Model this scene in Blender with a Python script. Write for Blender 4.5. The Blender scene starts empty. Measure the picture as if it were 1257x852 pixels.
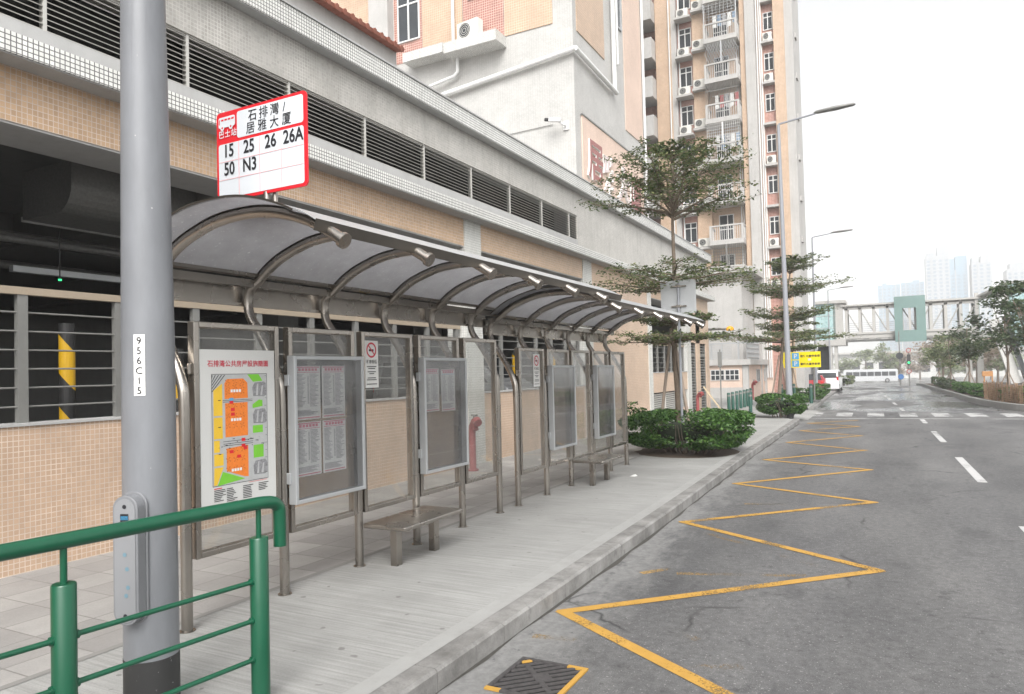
import bpy, math, random
import numpy as np
from mathutils import Vector, Matrix
random.seed(7); RNG = np.random.default_rng(7)
S = bpy.context.scene
COL = S.collection
R = math.radians

# ------------------------------------------------------------------ camera
def make_camera():
    yaw, pitch, roll = .48776, .0263, .02501
    fw = Vector((-math.sin(yaw)*math.cos(pitch), math.cos(yaw)*math.cos(pitch), math.sin(pitch)))
    rt = Vector((math.cos(yaw), math.sin(yaw), 0)); up = rt.cross(fw)
    r2 = math.cos(roll)*rt - math.sin(roll)*up
    u2 = math.sin(roll)*rt + math.cos(roll)*up
    cd = bpy.data.cameras.new('camera'); co = bpy.data.objects.new('camera', cd); COL.objects.link(co)
    m = Matrix((r2, u2, -fw)).transposed().to_4x4(); m.translation = (0, 0, 1.7)
    co.matrix_world = m
    cd.sensor_width = 36; cd.lens = 880/1257*36; cd.shift_y = 9.4/1257
    cd.clip_start = .05; cd.clip_end = 4000
    S.camera = co
make_camera()

# ------------------------------------------------------------------ light
EXPOSURE = 1.14
SUN_EL, SUN_AZ = R(45), R(152)          # azimuth clockwise from +Y: the sun stands behind the camera, a little to the left
w = bpy.data.worlds.new('World'); S.world = w; w.use_nodes = True
nt = w.node_tree; nt.nodes.clear()
sky = nt.nodes.new('ShaderNodeTexSky'); sky.sky_type = 'NISHITA'; sky.sun_disc = False
sky.sun_elevation = SUN_EL; sky.sun_rotation = SUN_AZ
sky.air_density = 1.0; sky.dust_density = 6.0; sky.ozone_density = 1.0
hs = nt.nodes.new('ShaderNodeHueSaturation'); hs.inputs['Saturation'].default_value = .12
bg = nt.nodes.new('ShaderNodeBackground'); bg.inputs['Strength'].default_value = .15
wo = nt.nodes.new('ShaderNodeOutputWorld')
nt.links.new(sky.outputs[0], hs.inputs['Color']); nt.links.new(hs.outputs[0], bg.inputs['Color']); nt.links.new(bg.outputs[0], wo.inputs['Surface'])
sd = bpy.data.lights.new('sun', 'SUN'); sd.energy = .5; sd.angle = R(25); sd.color = (1, .96, .9)
so = bpy.data.objects.new('sun', sd); COL.objects.link(so)
sdir = Vector((math.sin(SUN_AZ)*math.cos(SUN_EL), math.cos(SUN_AZ)*math.cos(SUN_EL), math.sin(SUN_EL)))
so.rotation_euler = sdir.to_track_quat('Z', 'Y').to_euler()
S.view_settings.view_transform = 'Standard'; S.view_settings.look = 'None'
S.view_settings.exposure = EXPOSURE; S.view_settings.gamma = 1
try: S.cycles.use_denoising = True; S.cycles.denoising_input_passes = 'RGB_ALBEDO_NORMAL'; S.cycles.denoising_prefilter = 'ACCURATE'
except Exception: pass
S.cycles.use_light_tree = False; S.cycles.max_bounces = 8; S.cycles.transparent_max_bounces = 16; S.cycles.volume_bounces = 1

# ------------------------------------------------------------------ materials
def nodes(name):
    m = bpy.data.materials.new(name); m.use_nodes = True
    t = m.node_tree; b = t.nodes['Principled BSDF']
    return m, t, b
def N(t, ty, **kw):
    n = t.nodes.new('ShaderNode'+ty)
    for k, v in kw.items(): setattr(n, k, v)
    return n
def L(t, a, b): t.links.new(a, b)
def c4(c): return (c[0], c[1], c[2], 1)
def ramp(t, src, p0, p1, c0=(0,0,0), c1=(1,1,1)):
    r = N(t, 'ValToRGB'); e = r.color_ramp.elements
    e[0].position = p0; e[0].color = c4(c0); e[1].position = p1; e[1].color = c4(c1)
    L(t, src, r.inputs[0]); return r.outputs[0]
def noise(t, vec, scale, detail=4, rough=.6):
    n = N(t, 'TexNoise'); n.inputs['Scale'].default_value = scale; n.inputs['Detail'].default_value = detail; n.inputs['Roughness'].default_value = rough
    if vec is not None: L(t, vec, n.inputs['Vector'])
    return n.outputs['Fac']
def pos(t): return N(t, 'NewGeometry').outputs['Position']
def mapv(t, v, sc):
    m = N(t, 'Mapping'); m.inputs['Scale'].default_value = sc; L(t, v, m.inputs['Vector']); return m.outputs[0]
def mix(t, fac, a, b, mode='MIX'):
    m = N(t, 'Mix', data_type='RGBA', blend_type=mode)
    if hasattr(fac, 'links'): L(t, fac, m.inputs[0])
    else: m.inputs[0].default_value = fac
    for s, i in ((a, 6), (b, 7)):
        if hasattr(s, 'links'): L(t, s, m.inputs[i])
        else: m.inputs[i].default_value = c4(s)
    return m.outputs[2]
def bump(t, b, h, strength=.3, dist=.01):
    n = N(t, 'Bump'); n.inputs['Strength'].default_value = strength; n.inputs['Distance'].default_value = dist
    L(t, h, n.inputs['Height']); L(t, n.outputs[0], b.inputs['Normal'])
def streaks(t, col, amt=.25, dark=(.55,.53,.5)):
    """rain streaks: noise stretched along z"""
    n = noise(t, mapv(t, pos(t), (2.2, 2.2, .25)), 3, 5, .65)
    f = ramp(t, n, .48, .78)
    mm = N(t, 'Math', operation='MULTIPLY'); L(t, f, mm.inputs[0]); mm.inputs[1].default_value = amt
    n2 = noise(t, pos(t), .7, 5, .6)
    c = mix(t, mm.outputs[0], col, mix(t, 1, col, dark, 'MULTIPLY'))
    return mix(t, .35, c, mix(t, 1, c, ramp(t, n2, .3, .7, (.72,.72,.72), (1.1,1.1,1.1)), 'MULTIPLY'))
def paint(name, col, rough=.5, metal=0, var=.12, scale=6, bmp=0, spec=.5):
    m, t, b = nodes(name)
    n = noise(t, pos(t), scale, 5)
    c = mix(t, n, tuple(x*(1-var) for x in col), tuple(min(1, x*(1+var)) for x in col))
    L(t, c, b.inputs['Base Color']); b.inputs['Metallic'].default_value = metal
    r = ramp(t, noise(t, pos(t), scale*.7, 4), .3, .7, (rough*.85,)*3, (min(1, rough*1.15),)*3); L(t, r, b.inputs['Roughness'])
    b.inputs['Specular IOR Level'].default_value = spec
    if bmp: bump(t, b, noise(t, pos(t), scale*20, 3), bmp)
    return m
def mosaic(name, col, mortar, tw, th, ms=.004, var=.18, st=.2, rough=.4):
    m, t, b = nodes(name)
    uv = N(t, 'UVMap').outputs[0]
    k = N(t, 'TexBrick', offset=0.0, squash=1.0)
    L(t, uv, k.inputs['Vector']); k.inputs['Scale'].default_value = 1
    k.inputs['Color1'].default_value = c4(tuple(x*(1-var) for x in col)); k.inputs['Color2'].default_value = c4(tuple(min(1, x*(1+var)) for x in col))
    gv = ramp(t, noise(t, mapv(t, pos(t), (1, 1, 1.4)), 1.6, 6, .7), .38, .64)
    L(t, mix(t, gv, tuple(x*.80 for x in mortar), tuple(min(.8, x*1.14) for x in mortar)), k.inputs['Mortar']); k.inputs['Mortar Size'].default_value = ms; k.inputs['Mortar Smooth'].default_value = .1
    k.inputs['Brick Width'].default_value = tw; k.inputs['Row Height'].default_value = th; k.inputs['Bias'].default_value = 0
    L(t, streaks(t, k.outputs['Color'], st), b.inputs['Base Color'])
    inv = N(t, 'Math', operation='SUBTRACT'); inv.inputs[0].default_value = 1; L(t, k.outputs['Fac'], inv.inputs[1])
    bump(t, b, inv.outputs[0], .25, .004)
    b.inputs['Roughness'].default_value = rough
    return m
def plain_wall(name, col, st=.2, rough=.8):
    m, t, b = nodes(name)
    n = noise(t, pos(t), 5, 6)
    c = mix(t, n, tuple(x*.9 for x in col), tuple(min(1, x*1.08) for x in col))
    L(t, streaks(t, c, st), b.inputs['Base Color']); b.inputs['Roughness'].default_value = rough
    bump(t, b, noise(t, pos(t), 60, 4), .15)
    return m
def glass(name, tint=(.8,.83,.83), dirt=.12, dirtcol=(.5,.5,.48), rough=.03, scale=4):
    m = bpy.data.materials.new(name); m.use_nodes = True; t = m.node_tree; t.nodes.clear()
    out = N(t, 'OutputMaterial'); tr = N(t, 'BsdfTransparent'); tr.inputs[0].default_value = c4(tint)
    gl = N(t, 'BsdfGlossy'); gl.inputs['Roughness'].default_value = rough
    df = N(t, 'BsdfDiffuse'); df.inputs[0].default_value = c4(dirtcol)
    lw_ = N(t, 'LayerWeight'); lw_.inputs[0].default_value = .5
    pw = N(t, 'Math', operation='POWER'); L(t, lw_.outputs['Facing'], pw.inputs[0]); pw.inputs[1].default_value = 4
    f = N(t, 'Math', operation='MULTIPLY_ADD'); L(t, pw.outputs[0], f.inputs[0]); f.inputs[1].default_value = .9; f.inputs[2].default_value = .035
    a = N(t, 'MixShader'); L(t, f.outputs[0], a.inputs[0]); L(t, tr.outputs[0], a.inputs[1]); L(t, gl.outputs[0], a.inputs[2])
    n = ramp(t, noise(t, mapv(t, pos(t), (1, 1, .5)), scale, 7, .65), .3, .75, (dirt*.35,)*3, (dirt*1.7,)*3)
    b2 = N(t, 'MixShader'); L(t, n, b2.inputs[0]); L(t, a.outputs[0], b2.inputs[1]); L(t, df.outputs[0], b2.inputs[2])
    L(t, b2.outputs[0], out.inputs[0]); return m
def foliage(name, cols, trans=.35):
    m, t, b = nodes(name)
    r = N(t, 'ValToRGB'); e = r.color_ramp.elements
    e[0].color = c4(cols[0]); e[0].position = 0; e[1].color = c4(cols[-1]); e[1].position = 1
    for i, c in enumerate(cols[1:-1]):
        x = e.new((i+1)/(len(cols)-1)); x.color = c4(c)
    L(t, N(t, 'NewGeometry').outputs['Random Per Island'], r.inputs[0])
    L(t, r.outputs[0], b.inputs['Base Color']); b.inputs['Roughness'].default_value = .5
    tl = N(t, 'BsdfTranslucent'); L(t, r.outputs[0], tl.inputs[0])
    ms = N(t, 'MixShader'); ms.inputs[0].default_value = trans
    L(t, b.outputs[0], ms.inputs[1]); L(t, tl.outputs[0], ms.inputs[2]); L(t, ms.outputs[0], t.nodes['Material Output'].inputs[0])
    return m
def sepx(t, p, i): 
    s = N(t, 'SeparateXYZ'); L(t, p, s.inputs[0]); return s.outputs[i]
def steel_mat(name, col=(.35,.325,.295), rough=.27):
    m, t, b = nodes(name); p = pos(t)
    n = noise(t, p, 1.6, 5, .6); fine = noise(t, p, 2.5, 3, .5)
    c = mix(t, ramp(t, n, .3, .7), tuple(x*.82 for x in col), tuple(x*1.12 for x in col))
    grime = N(t, 'MapRange'); L(t, sepx(t, p, 2), grime.inputs[0]); grime.inputs[1].default_value = .0; grime.inputs[2].default_value = .16; grime.inputs[3].default_value = .55; grime.inputs[4].default_value = 0
    c = mix(t, grime.outputs[0], c, (.16,.15,.135))
    L(t, c, b.inputs['Base Color']); b.inputs['Metallic'].default_value = .95
    L(t, ramp(t, fine, .3, .7, (rough*.88,)*3, (rough*1.15,)*3), b.inputs['Roughness'])
    return m
def roof_mat():
    m = bpy.data.materials.new('polycarbonate_roof'); m.use_nodes = True; t = m.node_tree; t.nodes.clear()
    out = N(t, 'OutputMaterial')
    p = pos(t)
    n = noise(t, p, 6, 7, .7); sp = ramp(t, noise(t, p, 55, 2, .5), .66, .74)
    col = mix(t, n, (.36,.36,.37), (.58,.58,.59)); col = mix(t, sp, col, (.75,.75,.74))
    tl = N(t, 'BsdfTranslucent'); L(t, col, tl.inputs[0])
    df = N(t, 'BsdfDiffuse'); L(t, col, df.inputs[0])
    tr = N(t, 'BsdfTransparent'); tr.inputs[0].default_value = (.6,.6,.62,1)
    a = N(t, 'MixShader'); a.inputs[0].default_value = .3; L(t, tl.outputs[0], a.inputs[1]); L(t, df.outputs[0], a.inputs[2])
    gl = N(t, 'BsdfGlossy'); gl.inputs['Roughness'].default_value = .25
    b = N(t, 'MixShader'); b.inputs[0].default_value = .22; L(t, a.outputs[0], b.inputs[1]); L(t, tr.outputs[0], b.inputs[2])
    c = N(t, 'MixShader'); c.inputs[0].default_value = .06; L(t, b.outputs[0], c.inputs[1]); L(t, gl.outputs[0], c.inputs[2])
    L(t, c.outputs[0], out.inputs[0]); return m
def worn(name, col, wear=.5, scale=5):
    """road paint with worn-through patches"""
    m = bpy.data.materials.new(name); m.use_nodes = True; t = m.node_tree; t.nodes.clear()
    out = N(t, 'OutputMaterial'); df = N(t, 'BsdfPrincipled'); tr = N(t, 'BsdfTransparent')
    p = pos(t)
    L(t, mix(t, noise(t, p, 9, 6, .7), tuple(x*.72 for x in col), tuple(min(1, x*1.1) for x in col)), df.inputs['Base Color'])
    df.inputs['Roughness'].default_value = .75
    a = noise(t, p, 1.3, 3, .6); b = noise(t, p, 60, 4, .75)
    s = N(t, 'Math', operation='MULTIPLY_ADD'); L(t, a, s.inputs[0]); s.inputs[1].default_value = .7; 
    h = N(t, 'Math', operation='MULTIPLY'); L(t, b, h.inputs[0]); h.inputs[1].default_value = .6; L(t, h.outputs[0], s.inputs[2])
    f = ramp(t, s.outputs[0], wear, wear+.14)
    ms = N(t, 'MixShader'); L(t, f, ms.inputs[0]); L(t, df.outputs[0], ms.inputs[1]); L(t, tr.outputs[0], ms.inputs[2])
    L(t, ms.outputs[0], out.inputs[0]); return m
def asphalt_mat():
    m, t, b = nodes('asphalt'); p = pos(t)
    big = ramp(t, noise(t, mapv(t, p, (1, .35, 1)), .55, 7, .66), .34, .66); fine = noise(t, p, 130, 3, .8); mid = noise(t, p, 16, 6, .72)
    c = mix(t, big, (.070,.070,.072), (.134,.133,.131))
    c = mix(t, .8, c, mix(t, 1, c, ramp(t, fine, .32, .7, (.5,.5,.5), (1.6,1.6,1.6)), 'MULTIPLY'))
    c = mix(t, .75, c, mix(t, 1, c, ramp(t, mid, .34, .66, (.66,.66,.66), (1.3,1.3,1.3)), 'MULTIPLY'))
    chips = ramp(t, noise(t, p, 75, 1, .4), .69, .74); c = mix(t, chips, c, (.27,.27,.26))
    # pale cement apron along the kerb, with a ragged edge
    x = sepx(t, p, 0); y = sepx(t, p, 1)
    e = N(t, 'Math', operation='MULTIPLY_ADD'); L(t, noise(t, mapv(t, p, (1.2, .5, 1)), 1.3, 7, .72), e.inputs[0]); e.inputs[1].default_value = 2.2
    kk = N(t, 'Math', operation='MULTIPLY_ADD'); L(t, y, kk.inputs[0]); kk.inputs[1].default_value = .024; L(t, x, kk.inputs[2]); L(t, kk.outputs[0], e.inputs[2])
    mr = N(t, 'MapRange'); L(t, e.outputs[0], mr.inputs[0]); mr.inputs[1].default_value = -1.05; mr.inputs[2].default_value = -.72; mr.inputs[3].default_value = .85; mr.inputs[4].default_value = 0
    c = mix(t, mr.outputs[0], c, mix(t, ramp(t, mid, .3, .7), (.135,.135,.132), (.225,.224,.218)))
    # oil, tar and tyre stains
    st = ramp(t, noise(t, mapv(t, p, (1, .7, 1)), .9, 6, .74), .545, .64); st2 = ramp(t, noise(t, p, 4.2, 5, .75), .60, .67); sp = ramp(t, noise(t, p, 14, 3, .6), .66, .72)
    c = mix(t, .5, c, mix(t, st, c, (.042,.042,.044))); c = mix(t, .55, c, mix(t, st2, c, (.034,.034,.036))); c = mix(t, .5, c, mix(t, sp, c, (.03,.03,.03)))
    trk = N(t, 'TexWave', wave_type='BANDS', bands_direction='X'); L(t, mapv(t, p, (1, .012, 1)), trk.inputs['Vector']); trk.inputs['Scale'].default_value = .19; trk.inputs['Distortion'].default_value = 1.6; trk.inputs['Detail'].default_value = 3
    c = mix(t, .35, c, mix(t, 1, c, ramp(t, trk.outputs['Fac'], .2, .9, (.72,.72,.72), (1.12,1.12,1.12)), 'MULTIPLY'))
    ck = N(t, 'TexVoronoi', feature='DISTANCE_TO_EDGE'); 
    wv = N(t, 'Mix', data_type='VECTOR'); wv.inputs[0].default_value = .35; L(t, p, wv.inputs[4]); nz = N(t, 'TexNoise'); nz.inputs['Scale'].default_value = 1.2; nz.inputs['Detail'].default_value = 6; L(t, p, nz.inputs['Vector']); L(t, nz.outputs['Color'], wv.inputs[5]); L(t, wv.outputs[1], ck.inputs['Vector']); ck.inputs['Scale'].default_value = .42
    crack = ramp(t, ck.outputs['Distance'], .0, .006, (1,1,1), (0,0,0)); gate = ramp(t, noise(t, p, .5, 3, .6), .5, .58)
    cm = N(t, 'Math', operation='MULTIPLY'); L(t, crack, cm.inputs[0]); L(t, gate, cm.inputs[1]); c = mix(t, cm.outputs[0], c, (.03,.03,.03))
    L(t, c, b.inputs['Base Color'])
    # damp patches: beyond the crossing, and one by the kerb
    wy = N(t, 'MapRange'); L(t, y, wy.inputs[0]); wy.inputs[1].default_value = 28.5; wy.inputs[2].default_value = 33
    wn = ramp(t, noise(t, mapv(t, p, (.35, .13, 1)), 1.1, 5, .62), .40, .54)
    wm = N(t, 'Math', operation='MULTIPLY'); L(t, wn, wm.inputs[0]); L(t, wy.outputs[0], wm.inputs[1])
    L(t, ramp(t, wm.outputs[0], 0, 1, (.8,)*3, (.10,)*3), b.inputs['Roughness'])
    bump(t, b, fine, .5, .006)
    return m
def concrete_ribbed():
    m, t, b = nodes('brushed_concrete'); p = pos(t)
    big = ramp(t, noise(t, p, .7, 7, .66), .32, .68); ln = noise(t, mapv(t, p, (1.1, 42, 1)), 1, 4, .6); fine = noise(t, p, 90, 4, .7)
    c = mix(t, big, (.235,.235,.226), (.325,.325,.315))
    c = mix(t, .55, c, mix(t, 1, c, ramp(t, ln, .36, .64, (.70,.70,.69), (1.2,1.2,1.2)), 'MULTIPLY'))
    c = mix(t, .55, c, mix(t, 1, c, ramp(t, fine, .3, .7, (.7,.7,.7), (1.2,1.2,1.2)), 'MULTIPLY'))
    sp = ramp(t, noise(t, mapv(t, p, (4, 11, 4)), 1.6, 3, .6), .69, .76); c = mix(t, .5, c, mix(t, sp, c, (.16,.155,.15)))
    gum = ramp(t, noise(t, p, 13, 1, .3), .745, .77); c = mix(t, gum, c, (.17,.165,.16))
    L(t, c, b.inputs['Base Color']); b.inputs['Roughness'].default_value = .85
    bump(t, b, ln, .5, .008); return m
def paving_mat():
    m, t, b = nodes('paving_tiles'); p = pos(t)
    k = N(t, 'TexBrick', offset=0.0, squash=1.0); L(t, p, k.inputs['Vector']); k.inputs['Scale'].default_value = 1
    k.inputs['Color1'].default_value = (.25,.24,.23,1); k.inputs['Color2'].default_value = (.33,.32,.305,1); k.inputs['Mortar'].default_value = (.19,.18,.17,1)
    k.inputs['Mortar Size'].default_value = .006; k.inputs['Brick Width'].default_value = .4; k.inputs['Row Height'].default_value = .4
    c = k.outputs['Color']
    n = noise(t, p, 2, 6, .6); c = mix(t, .5, c, mix(t, 1, c, ramp(t, n, .3, .7, (.72,.72,.72), (1.15,1.15,1.15)), 'MULTIPLY'))
    d = ramp(t, noise(t, p, .6, 4, .6), .56, .64); c = mix(t, .28, c, mix(t, d, c, (.2,.2,.2)))
    c = mix(t, .3, c, mix(t, 1, c, ramp(t, noise(t, p, 70, 3, .7), .3, .7, (.7,.7,.7), (1.2,1.2,1.2)), 'MULTIPLY'))
    L(t, c, b.inputs['Base Color']); b.inputs['Roughness'].default_value = .8
    inv = N(t, 'Math', operation='SUBTRACT'); inv.inputs[0].default_value = 1; L(t, k.outputs['Fac'], inv.inputs[1]); bump(t, b, inv.outputs[0], .4, .004)
    return m
def kerb_mat():
    m, t, b = nodes('kerb_stone'); p = pos(t)
    c = mix(t, ramp(t, noise(t, p, 2.2, 8, .7), .32, .66), (.11,.106,.10), (.265,.26,.25))
    k = N(t, 'TexBrick', offset=0.0); L(t, mapv(t, p, (.0, 1, .0)), k.inputs['Vector'])
    s = ramp(t, noise(t, mapv(t, p, (3, 7, 3)), 1.1, 7, .78), .55, .66); c = mix(t, .7, c, mix(t, s, c, (.1,.1,.095)))
    c = mix(t, .4, c, mix(t, 1, c, ramp(t, noise(t, p, 80, 3, .7), .3, .7, (.7,)*3, (1.25,)*3), 'MULTIPLY'))
    L(t, c, b.inputs['Base Color']); b.inputs['Roughness'].default_value = .9; bump(t, b, noise(t, p, 25, 6, .7), .5, .01); return m
def emit(name, col, s):
    m = bpy.data.materials.new(name); m.use_nodes = True; t = m.node_tree; t.nodes.clear()
    e = N(t, 'Emission'); e.inputs[0].default_value = c4(col); e.inputs[1].default_value = s
    L(t, e.outputs[0], N(t, 'OutputMaterial').inputs[0]); return m

M = {}
M['steel'] = steel_mat('brushed_steel'); M['steel_dark'] = steel_mat('dark_steel', (.15,.137,.12), .42)
M['alu'] = paint('aluminium', (.44,.455,.465), .42, .5, .08)
M['roof'] = roof_mat()
M['glass'] = glass('shelter_glass', (.86,.865,.855), .085, (.50,.49,.47))
M['case_glass'] = glass('case_glass', (.86,.865,.87), .05, (.45,.45,.45), .03)
M['orange_tile'] = mosaic('orange_mosaic', (.50,.335,.208), (.58,.49,.41), .047, .055, .0035, .1, .15)
M['tan_tile'] = mosaic('tan_mosaic', (.49,.345,.245), (.62,.52,.43), .047, .050, .004, .05, .08)
M['white_tile'] = mosaic('white_mosaic', (.72,.72,.69), (.13,.13,.125), .047, .047, .005, .06, .25)
M['pale_tile'] = mosaic('pale_mosaic', (.60,.60,.57), (.40,.40,.38), .047, .047, .004, .05, .3)
M['grey_tile'] = mosaic('grey_mosaic', (.40,.385,.355), (.50,.485,.455), .047, .047, .005, .1, .5)
M['block_tile'] = mosaic('block_white_mosaic', (.47,.463,.443), (.39,.385,.368), .09, .045, .005, .05, .16)
M['block_orange'] = mosaic('block_orange_mosaic', (.46,.32,.225), (.60,.49,.37), .09, .09, .006, .06, .1)
M['block_pink'] = mosaic('block_pink_mosaic', (.32,.14,.11), (.60,.42,.36), .09, .09, .01, .1, .1)
M['pale_orange'] = plain_wall('faded_orange_wall', (.62,.48,.40), .12)
M['white_wall'] = plain_wall('white_wall', (.44,.43,.415), .3)
M['grey_wall'] = plain_wall('grey_render', (.42,.41,.40), .35)
M['soffit'] = plain_wall('soffit_concrete', (.40,.40,.395), .25)
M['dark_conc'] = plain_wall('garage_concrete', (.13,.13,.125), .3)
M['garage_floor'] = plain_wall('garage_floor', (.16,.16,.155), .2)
M['black'] = paint('black_paint', (.02,.02,.02), .55)
M['dark'] = paint('void_shade_black', (.012,.012,.012), .9)  # near-black, painted as the darkness of the space behind louvres
M['louvre'] = paint('louvre_metal', (.50,.49,.46), .5, .2, .06)
M['rail_grey'] = paint('grey_railing', (.20,.20,.19), .5, .3)
M['rail_tan'] = paint('tan_handrail', (.34,.28,.21), .5, .2)
M['duct'] = paint('galvanised_duct', (.17,.17,.165), .5, .4, .35, 30)
def scuffed(name, col, sc):
    m, t, b = nodes(name); p = pos(t)
    c = mix(t, ramp(t, noise(t, mapv(t, p, (1, 1, .3)), 5, 6, .7), .3, .7), tuple(x*.86 for x in col), tuple(x*1.1 for x in col))
    run = ramp(t, noise(t, mapv(t, p, (9, 9, .5)), 2, 5, .7), .60, .72); c = mix(t, .35, c, mix(t, run, c, tuple(x*.55 for x in col)))
    sp = ramp(t, noise(t, p, 38, 2, .5), .765, .78); c = mix(t, .6 if col[0] > .1 else .0, c, mix(t, sp, c, (.45,.44,.42)))
    scr = ramp(t, noise(t, mapv(t, p, (14, 14, 60)), 2.2, 3, .6), .70, .73); c = mix(t, .5 if col[0] > .1 else .2, c, mix(t, scr, c, (.12,.12,.115)))
    L(t, c, b.inputs['Base Color']); b.inputs['Roughness'].default_value = sc; return m
M['pole_near'] = scuffed('scuffed_lamp_paint', (.175,.182,.195), .42)
M['green'] = scuffed('green_gloss_paint', (.004,.070,.034), .3)
M['dkgreen'] = paint('dark_green_paint', (.012,.07,.05), .45)
M['pole'] = paint('grey_lamp_paint', (.235,.245,.265), .42, 0, .06, 5)
M['white'] = paint('white_plastic', (.62,.62,.61), .45, 0, .04)
M['sign_white'] = paint('sign_white', (.60,.63,.66), .35, 0, .03, 3)
M['red'] = paint('sign_red', (.62,.012,.022), .35, 0, .06)
M['pink_line'] = paint('pink_line', (.72,.42,.44), .5)
M['ink'] = paint('ink', (.012,.012,.016), .6)
M['red_ink'] = paint('red_ink', (.50,.02,.05), .6)
M['grey_ink'] = paint('grey_ink', (.33,.33,.34), .7)
M['pink_ink'] = paint('pink_ink', (.60,.22,.28), .7)
M['paper'] = paint('paper', (.70,.70,.68), .7, 0, .05, 20)
M['poster'] = paint('poster_paper', (.54,.545,.53), .5, 0, .05, 3)
M['map_orange'] = paint('map_orange', (.72,.19,.02), .5, 0, .2, 40)
M['map_line'] = paint('map_dark_orange', (.42,.10,.015), .5)
M['map_yellow'] = paint('map_yellow', (.72,.46,.03), .5)
M['map_green'] = paint('map_green', (.16,.48,.03), .5)
M['map_grey'] = paint('map_grey', (.22,.22,.23), .5, 0, .9, 60)
M['map_road'] = paint('map_road', (.40,.41,.41), .5, 0, .15, 30)
M['map_blue'] = paint('map_blue', (.1,.35,.6), .5)
M['yellow'] = paint('yellow_paint', (.60,.35,.01), .5)
M['sign_yellow'] = paint('sign_yellow', (.85,.68,.0), .4, 0, .03)
M['blue'] = paint('sign_blue', (.09,.36,.62), .4)
M['amber'] = paint('amber_lens', (.80,.36,.02), .25)
M['hydrant'] = paint('hydrant_red', (.27,.06,.06), .5)
M['kerb'] = kerb_mat(); M['asphalt'] = asphalt_mat(); M['ribbed'] = concrete_ribbed(); M['paving'] = paving_mat()
M['edge_conc'] = plain_wall('edge_concrete', (.30,.30,.29), .3)
M['reader'] = paint('reader_casing', (.175,.18,.19), .45, 0, .08, 8); M['reader_face'] = paint('reader_face', (.215,.22,.23), .4, 0, .06, 8)
M['soil'] = paint('soil', (.07,.05,.035), .95, 0, .4, 8, .5)
M['far_ground'] = paint('far_ground', (.26,.26,.235), .95, 0, .3, .3)
M['yel_line'] = worn('yellow_road_paint', (.44,.25,.045), .68)
M['yel_faint'] = worn('faded_yellow_road_paint', (.34,.22,.08), .50)
M['white_line'] = worn('white_road_paint', (.46,.46,.455), .66)
M['white_faint'] = worn('faded_white_road_paint', (.42,.42,.415), .63)
M['bark'] = paint('bark', (.16,.125,.095), .9, 0, .35, 14, .6)
M['stake'] = paint('timber_stake', (.26,.21,.17), .85, 0, .25, 12)
M['bamboo'] = paint('bamboo', (.27,.175,.11), .85, 0, .45, 12)
M['plank'] = paint('plank', (.52,.42,.28), .8, 0, .2, 8)
M['leaf_tree'] = foliage('almond_leaves', [(.045,.075,.03), (.085,.13,.05), (.14,.18,.07), (.21,.22,.095)])
M['leaf_bush'] = foliage('hedge_leaves', [(.018,.048,.011), (.035,.095,.018), (.065,.155,.028), (.12,.225,.05)])
M['leaf_dark'] = foliage('dark_leaves', [(.026,.048,.022), (.052,.085,.034), (.10,.13,.058)])
M['leaf_pale'] = foliage('pale_leaves', [(.12,.16,.07), (.20,.25,.11), (.32,.35,.19)])
M['leaf_pink'] = foliage('reddish_leaves', [(.22,.20,.13), (.36,.29,.23), (.5,.42,.36)])
M['bushcore'] = paint('hedge_inside_shade', (.012,.02,.008), 1)  # near-black green, the shade inside a hedge put into colour
M['win_dark'] = paint('dark_window_pane', (.035,.04,.045), .12, 0, .5, 2)
M['ac'] = paint('air_conditioner_casing', (.62,.61,.57), .5)
M['pipe'] = paint('white_pipe', (.66,.66,.65), .45)
M['clay'] = paint('clay_roof_tile', (.27,.10,.068), .8, 0, .4, 5)
M['car_red'] = paint('car_red', (.30,.025,.03), .3); M['car_white'] = paint('car_white', (.72,.73,.74), .2, 0, .03)
M['coach_white'] = paint('coach_white', (.46,.47,.48), .35)
M['car_grey'] = paint('car_silver', (.42,.43,.44), .25, .3)
M['tyre'] = paint('tyre', (.02,.02,.02), .9); M['hub'] = paint('wheel_hub', (.35,.35,.35), .4, .6)
M['lamp_red'] = paint('tail_lamp', (.5,.02,.02), .2); M['lamp_clear'] = paint('head_lamp', (.8,.8,.78), .1, .3)
M['concrete_light'] = plain_wall('bridge_concrete', (.52,.52,.50), .15)
M['bridge_steel'] = paint('bridge_white_steel', (.40,.39,.37), .5)
M['bridge_glass'] = glass('bridge_glass', (.62,.78,.75), .4, (.30,.46,.44), .06)
M['pale_glass'] = glass('pale_green_glass', (.7,.85,.85), .45, (.50,.64,.64), .06)
M['tower_blue'] = paint('far_tower_blue', (.13,.24,.33), .6, 0, .15, .05); M['tower_white'] = paint('far_tower_white', (.26,.28,.30), .7, 0, .05, .05)
M['grate'] = paint('cast_iron', (.085,.08,.08), .7, .5, .5, 30)
M['grate_pit'] = paint('drain_pit', (.012,.012,.012), .95)
M['patch'] = paint('patch', (.5, .4, .3), .8)
M['green_led'] = emit('green_led', (.05, 1, .3), 1.0)

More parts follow.
